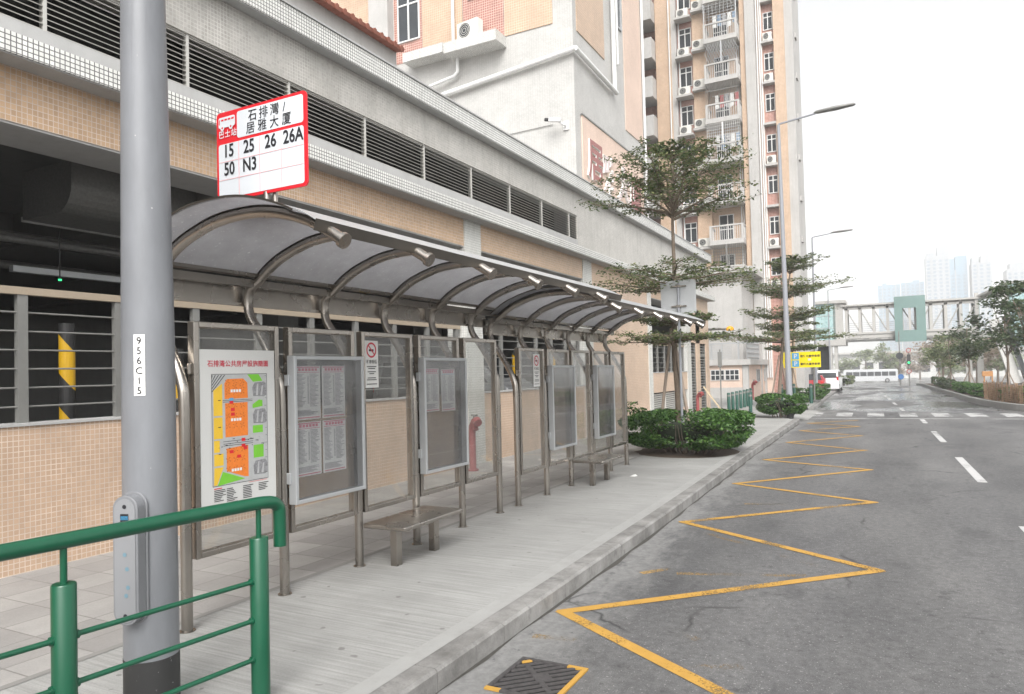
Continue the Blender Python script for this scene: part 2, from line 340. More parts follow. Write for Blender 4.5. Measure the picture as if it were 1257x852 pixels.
# ------------------------------------------------------------------ mesh builder
class MB:
    def __init__(s): s.v = []; s.f = []; s.mi = []; s.sm = []
    def add(s, vs, fs, mi=0, sm=False):
        o = len(s.v); s.v += [tuple(p) for p in vs]
        for f in fs: s.f.append(tuple(i+o for i in f)); s.mi.append(mi); s.sm.append(sm)
        return s
    def box(s, x0, x1, y0, y1, z0, z1, mi=0):
        x0, x1 = sorted((x0, x1)); y0, y1 = sorted((y0, y1)); z0, z1 = sorted((z0, z1))
        v = [(x0,y0,z0),(x1,y0,z0),(x1,y1,z0),(x0,y1,z0),(x0,y0,z1),(x1,y0,z1),(x1,y1,z1),(x0,y1,z1)]
        return s.add(v, [(0,3,2,1),(4,5,6,7),(0,1,5,4),(1,2,6,5),(2,3,7,6),(3,0,4,7)], mi)
    def obox(s, c, ux, uy, uz, mi=0):
        """oriented box: centre and three half-extent vectors"""
        c = Vector(c); ux = Vector(ux); uy = Vector(uy); uz = Vector(uz)
        v = [c+a*ux+b*uy+d*uz for d in (-1, 1) for a, b in ((-1,-1),(1,-1),(1,1),(-1,1))]
        return s.add(v, [(0,3,2,1),(4,5,6,7),(0,1,5,4),(1,2,6,5),(2,3,7,6),(3,0,4,7)], mi)
    def quad(s, a, b, c, d, mi=0): return s.add([a, b, c, d], [(0,1,2,3)], mi)
    def tube(s, pts, r, n=14, mi=0, cap=True, sm=True):
        P = [Vector(p) for p in pts]; k = len(P)
        rs = r if isinstance(r, (list, tuple)) else [r]*k
        T = [(P[min(i+1, k-1)]-P[max(i-1, 0)]).normalized() for i in range(k)]
        a = Vector((0,0,1)) if abs(T[0].z) < .9 else Vector((1,0,0))
        u = (a - T[0]*a.dot(T[0])).normalized(); vs = []
        for i in range(k):
            u = (u - T[i]*u.dot(T[i])).normalized(); w_ = T[i].cross(u)
            vs += [P[i]+rs[i]*(math.cos(2*math.pi*j/n)*u+math.sin(2*math.pi*j/n)*w_) for j in range(n)]
        fs = [(i*n+j, i*n+(j+1) % n, (i+1)*n+(j+1) % n, (i+1)*n+j) for i in range(k-1) for j in range(n)]
        s.add(vs, fs, mi, sm)
        if cap:
            s.add(vs[:n], [tuple(range(n))[::-1]], mi); s.add(vs[-n:], [tuple(range(n))], mi)
        return s
    def prism(s, poly, o, u, v, w_, mi=0, sides=True):
        """poly in (u,v) about o, from 0 to w_ (vector)"""
        o = Vector(o); u = Vector(u); v = Vector(v); w_ = Vector(w_); n = len(poly)
        a = [o+p[0]*u+p[1]*v for p in poly]; b = [p+w_ for p in a]
        fs = [tuple(range(n, 2*n)), tuple(range(n))[::-1]]
        if sides: fs += [(i, (i+1) % n, n+(i+1) % n, n+i) for i in range(n)]
        return s.add(a+b, fs, mi)
    def text(s, body, size, o, u, v, mi=0, align='LEFT', bold=0, sx=1, lift=0):
        cu = bpy.data.curves.new('lettering', 'FONT'); cu.body = body; cu.size = size; cu.align_x = align; cu.offset = bold*size
        cu.resolution_u = 3
        to = bpy.data.objects.new('lettering', cu); COL.objects.link(to)
        me = bpy.data.meshes.new_from_object(to.evaluated_get(bpy.context.evaluated_depsgraph_get()))
        o = Vector(o); u = Vector(u); v = Vector(v)
        s.add([o+p.co.x*sx*u+p.co.y*v for p in me.vertices], [tuple(p.vertices) for p in me.polygons], mi)
        bpy.data.objects.remove(to); bpy.data.meshes.remove(me); bpy.data.curves.remove(cu); return s
YD, ZD, XD = Vector((0,1,0)), Vector((0,0,1)), Vector((1,0,0))
def rrect(w_, h, r, n=5, x=0, y=0):
    p = []
    for cx, cy, a in ((w_-r, r, -90), (w_-r, h-r, 0), (r, h-r, 90), (r, r, 180)):
        p += [(x+cx+r*math.cos(R(a+90*i/n)), y+cy+r*math.sin(R(a+90*i/n))) for i in range(n+1)]
    return p
def wloc(o):
    l = Vector((0,0,0))
    while o is not None: l += o.location; o = o.parent
    return l
def mesh_from(name, v, f, mats, mi=None, sm=None, off=(0,0,0), uv=True):
    me = bpy.data.meshes.new(name)
    V = np.array(v, dtype=np.float64).reshape(-1, 3)
    me.from_pydata((V-np.array(off)).tolist(), [], f)
    for m in mats: me.materials.append(m)
    if mi is not None and len(mats) > 1: me.polygons.foreach_set('material_index', mi)
    if sm is not None: me.polygons.foreach_set('use_smooth', sm)
    if uv:
        nf = len(me.polygons); nr = np.empty(nf*3); me.polygons.foreach_get('normal', nr); nr = np.abs(nr.reshape(-1, 3))
        ax = nr.argmax(1); ll = me.uv_layers.new(name='UVMap')
        li = np.empty(len(me.loops), dtype=np.int64); me.loops.foreach_get('vertex_index', li)
        tot = np.empty(nf, dtype=np.int64); me.polygons.foreach_get('loop_total', tot)
        la = np.repeat(ax, tot); P = V[li]
        U = np.where(la == 0, P[:, 1], P[:, 0]); W = np.where(la == 2, P[:, 1], P[:, 2])
        ll.data.foreach_set('uv', np.stack([U, W], 1).ravel())
    me.update(); return me
def tag(o, label=None, cat=None, group=None, kind=None):
    for k, val in (('label', label), ('category', cat), ('group', group), ('kind', kind)):
        if val: o[k] = val
    return o
def ob(name, mb, mats, parent=None, bevel=0, label=None, cat=None, group=None, kind=None, local=False):
    if not isinstance(mats, (list, tuple)): mats = [mats]
    if parent is not None: off = Vector((0,0,0)) if local else wloc(parent)
    elif kind == 'structure': off = Vector((0,0,0))
    else:
        A = np.array(mb.v); off = Vector(((A[:,0].min()+A[:,0].max())/2, (A[:,1].min()+A[:,1].max())/2, A[:,2].min()))
    me = mesh_from(name, mb.v, mb.f, mats, mb.mi, mb.sm, off)
    o = bpy.data.objects.new(name, me); COL.objects.link(o)
    if parent is not None: o.parent = parent
    else: o.location = off
    if bevel:
        b = o.modifiers.new('edge', 'BEVEL'); b.width = bevel; b.segments = 2; b.limit_method = 'ANGLE'; b.angle_limit = R(50)
    return tag(o, label, cat, group, kind)
def thing(name, label, cat, loc=(0,0,0), group=None):
    o = bpy.data.objects.new(name, None); COL.objects.link(o); o.location = loc; o.empty_display_size = .2
    return tag(o, label, cat, group)
def dup(src, loc, label, rz=None):
    r = src.copy(); COL.objects.link(r); r.location = loc; r['label'] = label
    if rz is not None: r.rotation_euler = (0, 0, rz)
    for ch in list(src.children):
        c = ch.copy(); COL.objects.link(c); c.parent = r
        for g in list(ch.children):
            d = g.copy(); COL.objects.link(d); d.parent = c
    return r
def lerp(a, b, t): return a+(b-a)*t
def poly_at(pts, y):
    for (y0, x0), (y1, x1) in zip(pts, pts[1:]):
        if y <= y1: return lerp(x0, x1, (y-y0)/(y1-y0))
    return pts[-1][1]
def smooth_path(pts, n=6):
    P = [Vector(p) for p in pts]; out = []
    for i in range(len(P)-1):
        a = P[max(i-1, 0)]; b = P[i]; c = P[i+1]; d = P[min(i+2, len(P)-1)]
        for k in range(n):
            t = k/n
            out.append(.5*((2*b)+(c-a)*t+(2*a-5*b+4*c-d)*t*t+(3*b-a-3*c+d)*t**3))
    return out+[P[-1]]

# ------------------------------------------------------------------ ground, road, pavement
def gz(y): return 0 if y < 30 else -.008*(y-30) if y < 80 else -.4-(min(y, 200)-80)*.0195
KERB = [(-10,-2.36),(2,-2.37),(8.5,-2.44),(15,-2.6),(25,-2.72),(34.7,-3.05),(51,-3.62),(68,-4.17),(85,-4.85),(138,-7.3)]
def kx(y): return poly_at(KERB, y)
RK = [(27.5,9.0),(29,6.2),(30.5,4.65),(32.45,3.89),(36.3,3.39),(41,3.15),(50.2,2.99),(60,2.8),(70,2.61),(85,2.4),(100,2.3)]
def strip(ys, xa, xb, za, zb=None):
    m = MB(); zb = zb or za
    for y0, y1 in zip(ys, ys[1:]):
        m.quad((xa(y0),y0,za(y0)), (xb(y0),y0,zb(y0)), (xb(y1),y1,zb(y1)), (xa(y1),y1,za(y1)))
    return m
yr = [-12]+list(np.arange(-10, 30, 2.0))+list(np.arange(30, 80, 2.5))+list(np.arange(80, 202, 4.0))+[230, 320, 600, 1500]
ob('ground', strip(yr, lambda y: -700, lambda y: 900, lambda y: gz(y)-.2), M['far_ground'], kind='structure')
ob('road', strip([y for y in yr if y <= 320], lambda y: kx(y)-.3 if y < 130 else -60, lambda y: 16 if y < 110 else 60, lambda y: gz(y)-.13), M['asphalt'], kind='structure')

def kerb_solid(ys, xf, wd, z1, z0, side=-1):
    m = MB()
    for y0, y1 in zip(ys, ys[1:]):
        a0, a1 = xf(y0), xf(y1); g0, g1 = gz(y0), gz(y1); c = .018
        pr = [(0, z0), (0, z1-c), (side*c, z1), (side*wd, z1), (side*wd, z0)]
        v = [(a0+p, y0+.004, g0+q) for p, q in pr]+[(a1+p, y1-.004, g1+q) for p, q in pr]
        fs = [(i, i+1, 6+i, 5+i) for i in range(4)]+[(0,5,9,4),(4,3,2,1,0),(5,6,7,8,9)]
        if side < 0: fs = [f[::-1] for f in fs]
        m.add(v, fs)
    return m
ky = list(np.arange(-8, 25.4, .82))
kb = kerb_solid(ky, kx, .16, .002, -.2)
cy_, r_ = ky[-1], 1.0                                         # rounded end at the driveway
arc = [(kx(cy_)-r_+r_*math.cos(R(a)), cy_+r_*math.sin(R(a))) for a in range(0, 91, 15)]
def arc_kerb(arc, wd, z1, z0):
    m = MB(); c0 = Vector((kx(cy_)-r_, cy_, 0))
    for p, q in zip(arc, arc[1:]):
        P = Vector((p[0], p[1], 0)); Q = Vector((q[0], q[1], 0)); ip = P+(c0-P).normalized()*wd; iq = Q+(c0-Q).normalized()*wd
        v = [(a.x, a.y, z) for z in (z0, z1) for a in (P, Q, iq, ip)]
        m.add(v, [(0,3,2,1),(4,5,6,7),(0,1,5,4),(1,2,6,5),(2,3,7,6),(3,0,4,7)])
    return m
ak = arc_kerb(arc, .16, .002, -.2); kb.add(ak.v, ak.f)
k2 = kerb_solid(list(np.arange(31.5, 84, 1.5)), kx, .16, .002, -.2); kb.add(k2.v, k2.f)
kb.box(-5.3, kx(26)-r_, cy_+r_-.16, cy_+r_, -.2, .0)
ob('kerb', kb, M['kerb'], kind='structure')
ys = list(np.arange(-10, 25.5, 1.5))+[cy_]
pm = strip(ys, lambda y: -4.47, lambda y: kx(y)-.29, lambda y: 0.0)
pm.add([(-4.47, cy_, 0), (kx(cy_)-.29, cy_, 0)]+[(x*.83-.55 if 0 else kx(cy_)-r_+(r_-.29)*math.cos(R(a)), cy_+(r_-.17)*math.sin(R(a)), 0) for a, x in ((30,0),(60,0),(90,0))]+[(-4.47, cy_+r_-.17, 0)], [(0,1,2,3,4,5)])
ob('pavement', pm, M['ribbed'], kind='structure')
ob('pavement_edge', strip(ys, lambda y: kx(y)-.292, lambda y: kx(y)-.158, lambda y: .004), M['edge_conc'], kind='structure')
p2 = strip([-10, 10, cy_+r_-.17], lambda y: -7.1, lambda y: -4.51, lambda y: -.004)
p2.quad((-7.1,26.3,-.004), (-5.3,26.3,-.004), (-5.3,31.5,-.004), (-7.1,31.5,-.004))
ob('paving', p2, M['paving'], kind='structure')
ob('pavement_joint', strip([-10, cy_+.8], lambda y: -4.52, lambda y: -4.46, lambda y: .003), M['soil'] if 0 else paint('joint_filler', (.20,.195,.185), .9), kind='structure')
dw = MB(); dw.quad((-5.3,26.2,-.006), (-4.3,26.2,-.006), (-4.3,31.6,-.006), (-5.3,31.6,-.006)); dw.quad((-4.3,26.2,-.006), (-2.6,26.2,-.126), (-2.7,31.6,-.126), (-4.3,31.6,-.006))
ob('driveway', dw, M['ribbed'], kind='structure')
p3 = strip([31.5]+list(np.arange(36, 84, 4)), lambda y: -16, lambda y: kx(y)-.155, lambda y: gz(y)-.004)
ob('pavement', p3, M['ribbed'], kind='structure')
# right-hand planting strip behind its low kerb wall
rky = list(np.arange(27.5, 96, 1.2)); rx = lambda y: poly_at(RK, y)
ob('kerb', kerb_solid(rky, rx, .18, .12, -.2, side=1), M['edge_conc'], kind='structure')
ob('planting_strip', strip(rky, lambda y: rx(y)+.17, lambda y: 40, lambda y: gz(y)+.07), M['soil'], kind='structure')

gd = strip([y for y in np.arange(-6, 25, .5)], lambda y: kx(y)+.001, lambda y: kx(y)+.03+.018*math.sin(y*5.1)+.012*math.sin(y*13.7), lambda y: -.127)
ob('gutter_dirt', gd, paint('gutter_dirt', (.05,.047,.042), .95, 0, .5, 20), kind='structure')
# road markings
def ribbon(pts, wd, z=-.126):
    m = MB()
    for a, b in zip(pts, pts[1:]):
        A = Vector((a[0], a[1], 0)); B = Vector((b[0], b[1], 0)); d = (B-A).normalized(); n = Vector((-d.y, d.x, 0))*wd/2
        z += .0003
        A = A-d*wd*.35; B = B+d*wd*.35
        m.quad(*[(p.x, p.y, gz(p.y)+z) for p in (A-n, B-n, B+n, A+n)])
    return m
ZZ = [(-.2,3.68),(-2.29,5.04),(-.17,7.16),(-2.28,8.56),(-.28,10.67),(-2.26,11.68),(-.41,13.93),(-2.3,14.85),(-.58,17.08),(-2.3,18.4),(-.78,20.5),(-2.38,21.8),(-.95,23.6),(-2.45,24.7),(-1.1,26.2)]
ob('zigzag_marking', ribbon(ZZ, .10), M['yel_line'], kind='structure')
gh = MB()
for a, b in (((-2.1,8.25),(-.45,6.95)), ((-1.75,6.4),(-.75,6.75)), ((-1.8,10.0),(-.9,10.25)), ((-1.9,8.75),(-.5,10.3)), ((-1.55,5.05),(-1.25,4.9)), ((-1.2,4.4),(-.9,4.55)), ((-2.05,6.3),(-1.9,6.5)), ((-2.25,4.5),(-2.0,4.55)), ((-1.65,12.2),(-.7,13.3))):
    q = ribbon([a, b], .075, -.1285); gh.add(q.v, q.f)
ob('old_zigzag_marking', gh, M['yel_faint'], kind='structure')
ob('stop_line', ribbon([(-2.55,27.0),(9,27.75)], .17), M['white_line'], kind='structure')
zb = MB()
for i in range(9):
    x = -2.9+i*1.03+.05*i*0; zb.quad((x-.02,28.25,-.125), (x+.52,28.27,-.125), (x+.47,30.4,-.125), (x-.07,30.4,-.125))
ob('zebra_crossing', zb, M['white_faint'], kind='structure')
dl = MB()
for y0, y1 in ((6.6,9.6),(13.0,16.2),(19.3,22.2),(25.2,26.9),(32,34.5),(37.5,40.2),(43.5,46.3),(49.5,52.5),(56,59),(63,66)):
    f = lambda y: 1.14-.0262*(y-13) if y < 27 else .26-.0415*(y-33)*(1 if y > 33 else 1.2)
    q = ribbon([(f(y0), y0), (f(y1), y1)], .13); dl.add(q.v, q.f)
ob('centre_line', dl, M['white_line'], kind='structure')

# ------------------------------------------------------------------ car park building
FX = -7.05
cp = thing('car_park_building', 'long low car park building clad in orange and white mosaic tiles behind the bus shelters', 'building', (FX, 12, 0))
Y0, Y1 = -9, 31.6
def P(name, mb, mat, par=cp, bevel=0, label=None): return ob(name, mb, mat, par, bevel, label)
lw = MB(); lw.box(FX-.25, FX, Y0, 11.46, -.1, 1.33); 
for a, b, z0, z1 in ((12.06,17.3,-.1,1.33), (17.9,22.8,-.1,4.12), (23.2,27.75,.93,1.6), (23.2,27.75,-.1,.25)): c = MB(); c.box(FX-.25, FX, a, b, z0, z1); P('low_wall', c, M['tan_tile'])
#lw.box(FX-.25, FX, 23.2, 27.75, .93, 1.6); lw.box(FX-.25, FX, 23.2, 27.75, -.1, .25)
lw2 = MB(); lw2.box(FX-.25, FX, 28.35, 28.42, -.1, 4.12); P('wall_pier', lw2, M['tan_tile']); lw2 = MB(); lw2.box(FX-.25, FX, 28.42, 31, 2.75, 4.12); P('wall_pier', lw2, M['tan_tile'])
for a, b in ((29.3, 29.95), (31.0, Y1)): c = MB(); c.box(FX-.25, FX, a, b, -.1, 4.12); P('wall_pier', c, M['tan_tile'])
# lw.box(FX-.25, FX, 29.3, 29.95, -.1, 4.12); lw.box(FX-.25, FX, 31.0, Y1, -.1, 4.12); lw.box(FX-.25, FX, 28.42, 31, 2.75, 4.12)
P('low_wall', lw, M['tan_tile'])
for a, b, z in ((Y0,11.46,1.33), (12.06,17.3,1.33), (23.2,27.75,1.6)): c = MB(); c.box(FX-.27, FX+.02, a, b, z, z+.025); P('wall_coping', c, M['soffit'])
for a, b in ((11.46,12.06), (17.3,17.9), (22.8,23.2), (27.75,28.35)):
    c = MB(); c.box(FX-.4, FX+.025, a, b, -.1, 4.64); P('column', c, M['pale_tile'])
for a, b in ((Y0,11.46), (12.06,17.3), (17.9,22.8), (23.2,27.75), (28.35,Y1)): c = MB(); c.box(FX-.7, FX, a, b, 4.122, 4.64); P('fascia', c, M['orange_tile'])
for a, b in ((Y0,11.46), (12.06,17.3), (23.2,27.75)): c = MB(); c.box(FX-.69, FX-.012, a, b, 4.10, 4.122); P('fascia_soffit', c, M['soffit'])
le = MB(); le.box(FX-.2, FX+.28, Y0, Y1+.28, 4.643, 4.834); P('ledge', le, [M['white_tile']])
ls = MB(); ls.box(FX-.2, FX+.262, Y0, Y1+.26, 4.63, 4.643); ls.box(FX-.3, FX+.005, Y0, 17.05, 4.834, 5.085); P('sill_band', ls, M['soffit'])
uw = MB(); uw.box(FX-.3, FX, Y0, 17.05, 5.72, 6.32); uw.box(FX-.3, FX, 17.05, Y1, 4.834, 6.32)
P('upper_wall', uw, M['grey_tile'])
pa = MB(); pa.box(FX-.25, FX+.18, Y0, Y1+.18, 6.335, 6.63); P('parapet', pa, M['white_tile'], label='white tiled parapet band')
ps = MB(); ps.box(FX-.25, FX+.165, Y0, Y1+.16, 6.32, 6.335); ps.box(FX-.3, FX+.2, Y0, Y1+.2, 6.63, 6.66); P('parapet_coping', ps, M['soffit'])
rf = MB(); rf.box(-32, FX-.25, Y0, Y1, 6.2, 6.34); rf.box(-32, FX-.3, Y1-.25, Y1, 0, 6.2); P('roof', rf, M['grey_wall'])
ew = MB(); ew.box(-32, FX-.3, Y0, Y0+.25, 0, 6.2); P('end_wall', ew, M['grey_wall'])
mull = [-8.72+1.58*i for i in range(17)]; mull = [y for y in mull if y < 17]+[17.05]
for a, b in zip(mull, mull[1:]):
    f = MB(); f.box(FX-.09, FX-.02, a, a+.035, 5.085, 5.72); f.box(FX-.09, FX-.03, a, b, 5.085, 5.105); f.box(FX-.09, FX-.03, a, b, 5.70, 5.72)
    lp = P('louvre_panel', f, M['louvre'])
    sl = MB(); n = 11
    for k in range(n):
        z = 5.118+k*(.578/(n-1)); sl.obox((FX-.055, (a+b)/2+.015, z), (.034, 0, -.017), (0, (b-a)/2-.02, 0), (.002, 0, .004))
    ob('louvre_slats', sl, M['louvre'], lp)
bk = MB(); bk.box(FX-.75, FX-.72, Y0+.3, 17.2, 4.7, 6.2); P('louvre_shade_sheet', bk, M['dark'])  # black sheet standing in for the unlit storey behind the slats
# interior
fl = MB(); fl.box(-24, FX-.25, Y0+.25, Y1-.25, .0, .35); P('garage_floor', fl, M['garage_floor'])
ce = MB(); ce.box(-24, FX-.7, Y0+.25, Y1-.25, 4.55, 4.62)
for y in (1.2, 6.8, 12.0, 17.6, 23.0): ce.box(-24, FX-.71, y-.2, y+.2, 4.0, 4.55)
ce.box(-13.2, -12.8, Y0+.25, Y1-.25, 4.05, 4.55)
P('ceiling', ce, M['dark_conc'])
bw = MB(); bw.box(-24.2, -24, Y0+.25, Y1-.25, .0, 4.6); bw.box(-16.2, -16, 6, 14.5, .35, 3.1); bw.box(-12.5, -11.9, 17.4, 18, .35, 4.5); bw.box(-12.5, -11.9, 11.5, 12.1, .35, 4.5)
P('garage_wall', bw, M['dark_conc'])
# services under the ceiling
du = MB(); du.prism([(-9.3,4.3),(-9.3,3.72)]+[(-8.6+.3*math.sin(R(a)), 4.02-.3*math.cos(R(a))) for a in range(0,91,15)]+[(-8.3,4.3)], (0,4.9,0), XD, ZD, (0,6.2,0)); P('air_duct', du, M['duct'])
dd = MB()
for y in (6.4, 7.9, 9.4): dd.box(-9.33, -8.62, y, y+.04, 3.69, 3.72)
dd.box(-9.34, -9.31, 4.9, 11.1, 3.70, 3.76)
P('duct_flange', dd, M['soffit'])
for (x, z, r) in ((-9.7, 3.55, .05), (-10.4, 3.75, .035), (-10.9, 3.4, .06)):
    c = MB(); c.tube([(x, Y0+.5, z), (x, 17.2, z)], r, 10); P('service_pipe', c, M['duct'])
tr_ = MB(); tr_.box(-10.2, -10.1, 5.2, 9.5, 3.2, 3.28); P('cable_tray', tr_, M['alu'])
# railings on the low wall
def railing(a, b, z0, n):
    t = MB(); t.box(FX-.16, FX-.08, a, b, 2.55, 2.62); rp = P('railing', t, M['rail_tan'])
    br = MB()
    for k in range(6): br.tube([(FX-.12, a, z0+.15+k*.176), (FX-.12, b, z0+.15+k*.176)], .009, 6)
    ob('rail_bar', br, M['rail_grey'], rp)
    y = a+.1
    for k in range(n):
        c = MB(); y = lerp(a+.1, b-.1, k/(n-1)); c.box(FX-.15, FX-.09, y-.045, y+.045, z0, 2.55); ob('post', c, M['rail_grey'], rp)
railing(-8.6, 11.4, 1.355, 22); railing(12.1, 17.25, 1.355, 7); railing(23.25, 27.7, 1.62, 6)
vn = MB(); vn.box(FX-.2, FX-.15, 23.25, 27.7, .25, .93, 1)
for k in range(9): vn.obox((FX-.06, 25.47, .30+k*.07), (.03, 0, -.02), (0, 2.24, 0), (.002, 0, .004))
for y in (23.25, 24.7, 26.2, 27.68): vn.box(FX-.1, FX-.01, y, y+.05, .25, .93)
P('ventilation_louvre', vn, [M['louvre'], M['dark']])
for a, b in ((28.42, 29.3), (29.95, 31.0)):
    d = MB(); d.box(FX-.2, FX-.15, a, b, .02, 2.75, 1); d.box(FX-.12, FX-.03, a, a+.06, .02, 2.75); d.box(FX-.12, FX-.03, b-.06, b, .02, 2.75); d.box(FX-.12, FX-.03, a+.06, b-.06, 2.2, 2.28)
    for k in range(24): d.obox((FX-.08, (a+b)/2, .08+k*.112), (.035, 0, -.03), (0, (b-a)/2-.06, 0), (.002, 0, .004))
    P('louvre_door', d, [M['rail_grey'], M['dark']])
# guard posts striped black and yellow just inside the railing
def guard(x, y, h, label):
    t = thing('guard_post', label, 'guard post', (x, y, .35), 'striped guard posts inside the car park')
    b = MB(); n = 20; r = .078; top = .35+h
    zs = [(None,0), (top-.20,1), (top-.62,0), (top-.98,1), (top-1.36,0), (top-1.7,1), (None,0)]
    bounds = [top]+[z for z, _ in zs[1:-1]]+[.35]
    for i in range(len(bounds)-1):
        for j in range(n):
            t0, t1 = 2*math.pi*j/n, 2*math.pi*(j+1)/n
            hi = lambda th: top if i == 0 else bounds[i]+.10*math.cos(th+2.2); lo = lambda th: .35 if i == len(bounds)-2 else bounds[i+1]+.10*math.cos(th+2.2)
            b.add([(x+r*math.cos(t0), y+r*math.sin(t0), lo(t0)), (x+r*math.cos(t1), y+r*math.sin(t1), lo(t1)), (x+r*math.cos(t1), y+r*math.sin(t1), hi(t1)), (x+r*math.cos(t0), y+r*math.sin(t0), hi(t0))], [(0,1,2,3)], i % 2, True)
    ob('post', b, [M['black'], M['yellow']], t)
    c = MB(); c.tube([(x,y,.35+h), (x,y,.36+h)], r); ob('cap', c, M['black'], t)
guard(-7.9, 4.6, 2.0, 'black and yellow guard post behind the railing, left of the grey lamp post')
guard(-7.9, 5.95, 1.75, 'black and yellow guard post behind the railing, showing beside the map panel')
guard(-7.9, 9.45, 2.0, 'black and yellow guard post between the timetable case and the no smoking notice')
guard(-7.9, 15.05, 1.9, 'black and yellow guard post seen through the gap between the two shelters')
guard(-7.9, 17.75-.6, 2.05, 'bright yellow and black guard post behind the far shelter glass')
ld = MB(); ld.tube([(-9.5, 5.45, 3.1), (-9.5, 5.45, 3.07)], .035, 10); ld.tube([(-9.5, 5.45, 3.07), (-9.5, 5.45, 3.05)], .02, 8, 1); ld.tube([(-9.5,5.45,3.1), (-9.5,5.45,4.5)], .008, 6)
ob('detector_lamp', ld, [M['black'], M['green_led']], label='small detector with a glowing green light hanging in the dark car park', cat='lamp')
bc = MB(); bc.box(FX-.2, FX+.05, 31.64, 31.78, 3.62, 3.72); bc.tube([(FX+.12, 31.7, 3.6), (FX+.12, 31.7, 3.68), (FX+.12,31.7,3.76), (FX+.12,31.7,3.8)], [.17,.18,.13,.04], 16, 1); bc.tube([(FX-.1,31.7,3.66), (FX+.12,31.7,3.66)], .03, 8)
bc.v = [(x+.55, y+1.2, z-.22) for x, y, z in bc.v]; bc.box(FX-.3, FX+.47, 31.6, 33.0, 3.42, 3.46)
ob('warning_beacon', bc, [M['rail_grey'], M['amber']], label='amber warning beacon on a bracket at the far end of the car park', cat='beacon')

# ------------------------------------------------------------------ terrace wall with clay tiles, on the car park roof
tw = thing('tiled_terrace_wall', 'cream terrace wall with a red clay tile coping on the car park roof', 'wall', (-8.4, 6, 6.34))
a = MB(); a.box(-8.6, -8.25, -8, 11.1, 6.34, 7.95); a.box(-8.6, -8.1, 11.1, 11.5, 6.34, 7.4); ob('wall', a, M['white_wall'], tw)
a = MB()
for i in range(96):
    y = -8+i*.2; a.tube([(-8.6, y, 8.03), (-8.06, y, 7.95)], .045, 8); a.tube([(-8.07, y, 7.952), (-8.04, y, 7.945)], .052, 8)
a.obox((-8.34, 1.5, 7.985), (.28, 0, -.042), (0, 9.6, 0), (.012, 0, .028)); ob('clay_tiles', a, M['clay'], tw)

# ------------------------------------------------------------------ white apartment block on the podium
BX, BY = -9.0, 21.84
ab = thing('apartment_block', 'white tiled apartment block with orange panels rising above the car park roof', 'building', (-16, 26, 6.34))
Q = lambda n, m, mat, par=ab, bevel=0, label=None: ob(n, m, mat, par, bevel, label)
a = MB(); a.box(-34, BX, BY, 29.5, 6.0, 44); Q('wall', a, M['block_tile'])
a = MB(); a.box(-11.55, -9.72, BY-.03, BY, 13.45, 44); a.box(-15.0, -13.25, BY-.03, BY, 13.45, 44); a.box(-24, -17.3, BY-.03, BY, 13.1, 44)
a.box(BX, BX+.03, 22.15, 24.75, 13.15, 44); Q('orange_panel', a, M['block_orange'])
a = MB(); a.box(BX, BX+.03, 27.0, 29.2, 11.2, 44); Q('faded_panel', a, M['pale_orange'])
a = MB(); a.box(-13.22, -11.58, BY-.02, BY, 13.5, 44); a.box(-16.3, -15.03, BY-.02, BY, 13.5, 44); Q('pink_panel', a, M['block_pink'])
a = MB(); a.box(-17.25, -16.35, BY-.35, BY, 12.5, 44); Q('pilaster', a, M['white_wall'])
a = MB(); a.box(-13.62, -11.5, BY-.75, BY, 13.05, 13.42); Q('ledge', a, M['white_tile'])
a = MB(); a.box(-15.5, -13.75, BY-.6, BY, 13.2, 13.55); Q('ledge', a, M['white_tile'])
a = MB(); a.box(-18.9, -17.3, BY-.6, BY, 13.2, 13.6); Q('ledge', a, M['white_tile'])
def window(x0, x1, y, z0, z1, par, bars=1, frame=None, sgn=-1, tr=True, ax='x'):
    f = MB(); w_ = .05
    f.box(x0, x0+w_, y, y+sgn*.06, z0, z1); f.box(x1-w_, x1, y, y+sgn*.06, z0, z1); f.box(x0+w_, x1-w_, y, y+sgn*.06, z0, z0+w_); f.box(x0+w_, x1-w_, y, y+sgn*.06, z1-w_, z1)
    for k in range(bars):
        x = lerp(x0, x1, (k+1)/(bars+1)); f.box(x-.03, x+.03, y, y+sgn*.055, z0+w_, z1-w_)
    if tr: zt = lerp(z0, z1, .72); f.box(x0+w_, x1-w_, y, y+sgn*.05, zt-.03, zt+.03)
    if ax == 'y': f.v = [(fy, fx, fz) for fx, fy, fz in f.v]; f.f = [g[::-1] for g in f.f]
    fo = ob('window', f, frame or M['white'], par)
    p = MB(); p.box(x0+w_*.5, x1-w_*.5, y, y+sgn*.02, z0+w_*.5, z1-w_*.5)
    if ax == 'y': p.v = [(fy, fx, fz) for fx, fy, fz in p.v]; p.f = [g[::-1] for g in p.f]
    ob('pane', p, M['win_dark'], fo); return fo
window(-16.1, -15.1, BY-.02, 14.25, 16.2, ab); window(-13.0, -11.9, BY-.02, 15.1, 16.6, ab)
window(26.25, 26.75, BX, 15.0, 16.6, ab, 0, M['alu'], 1, False, 'y')
a = MB(); a.tube([(-14.2, BY-.16, 11.85), (BX+.14, BY-.16, 12.35)], .085, 12); a.tube([(BX+.14, BY-.16, 12.35), (BX+.14, 25.7, 12.2)], .085, 12); Q('drain_pipe', a, M['pipe'])
a = MB(); a.tube([(BX+.13, 25.5, 12.2), (BX+.13, 25.5, 44)], .085, 10); a.tube([(BX+.1, 26.0, 13.4), (BX+.1, 26.0, 44)], .05, 8); Q('drain_pipe', a, M['pipe'])
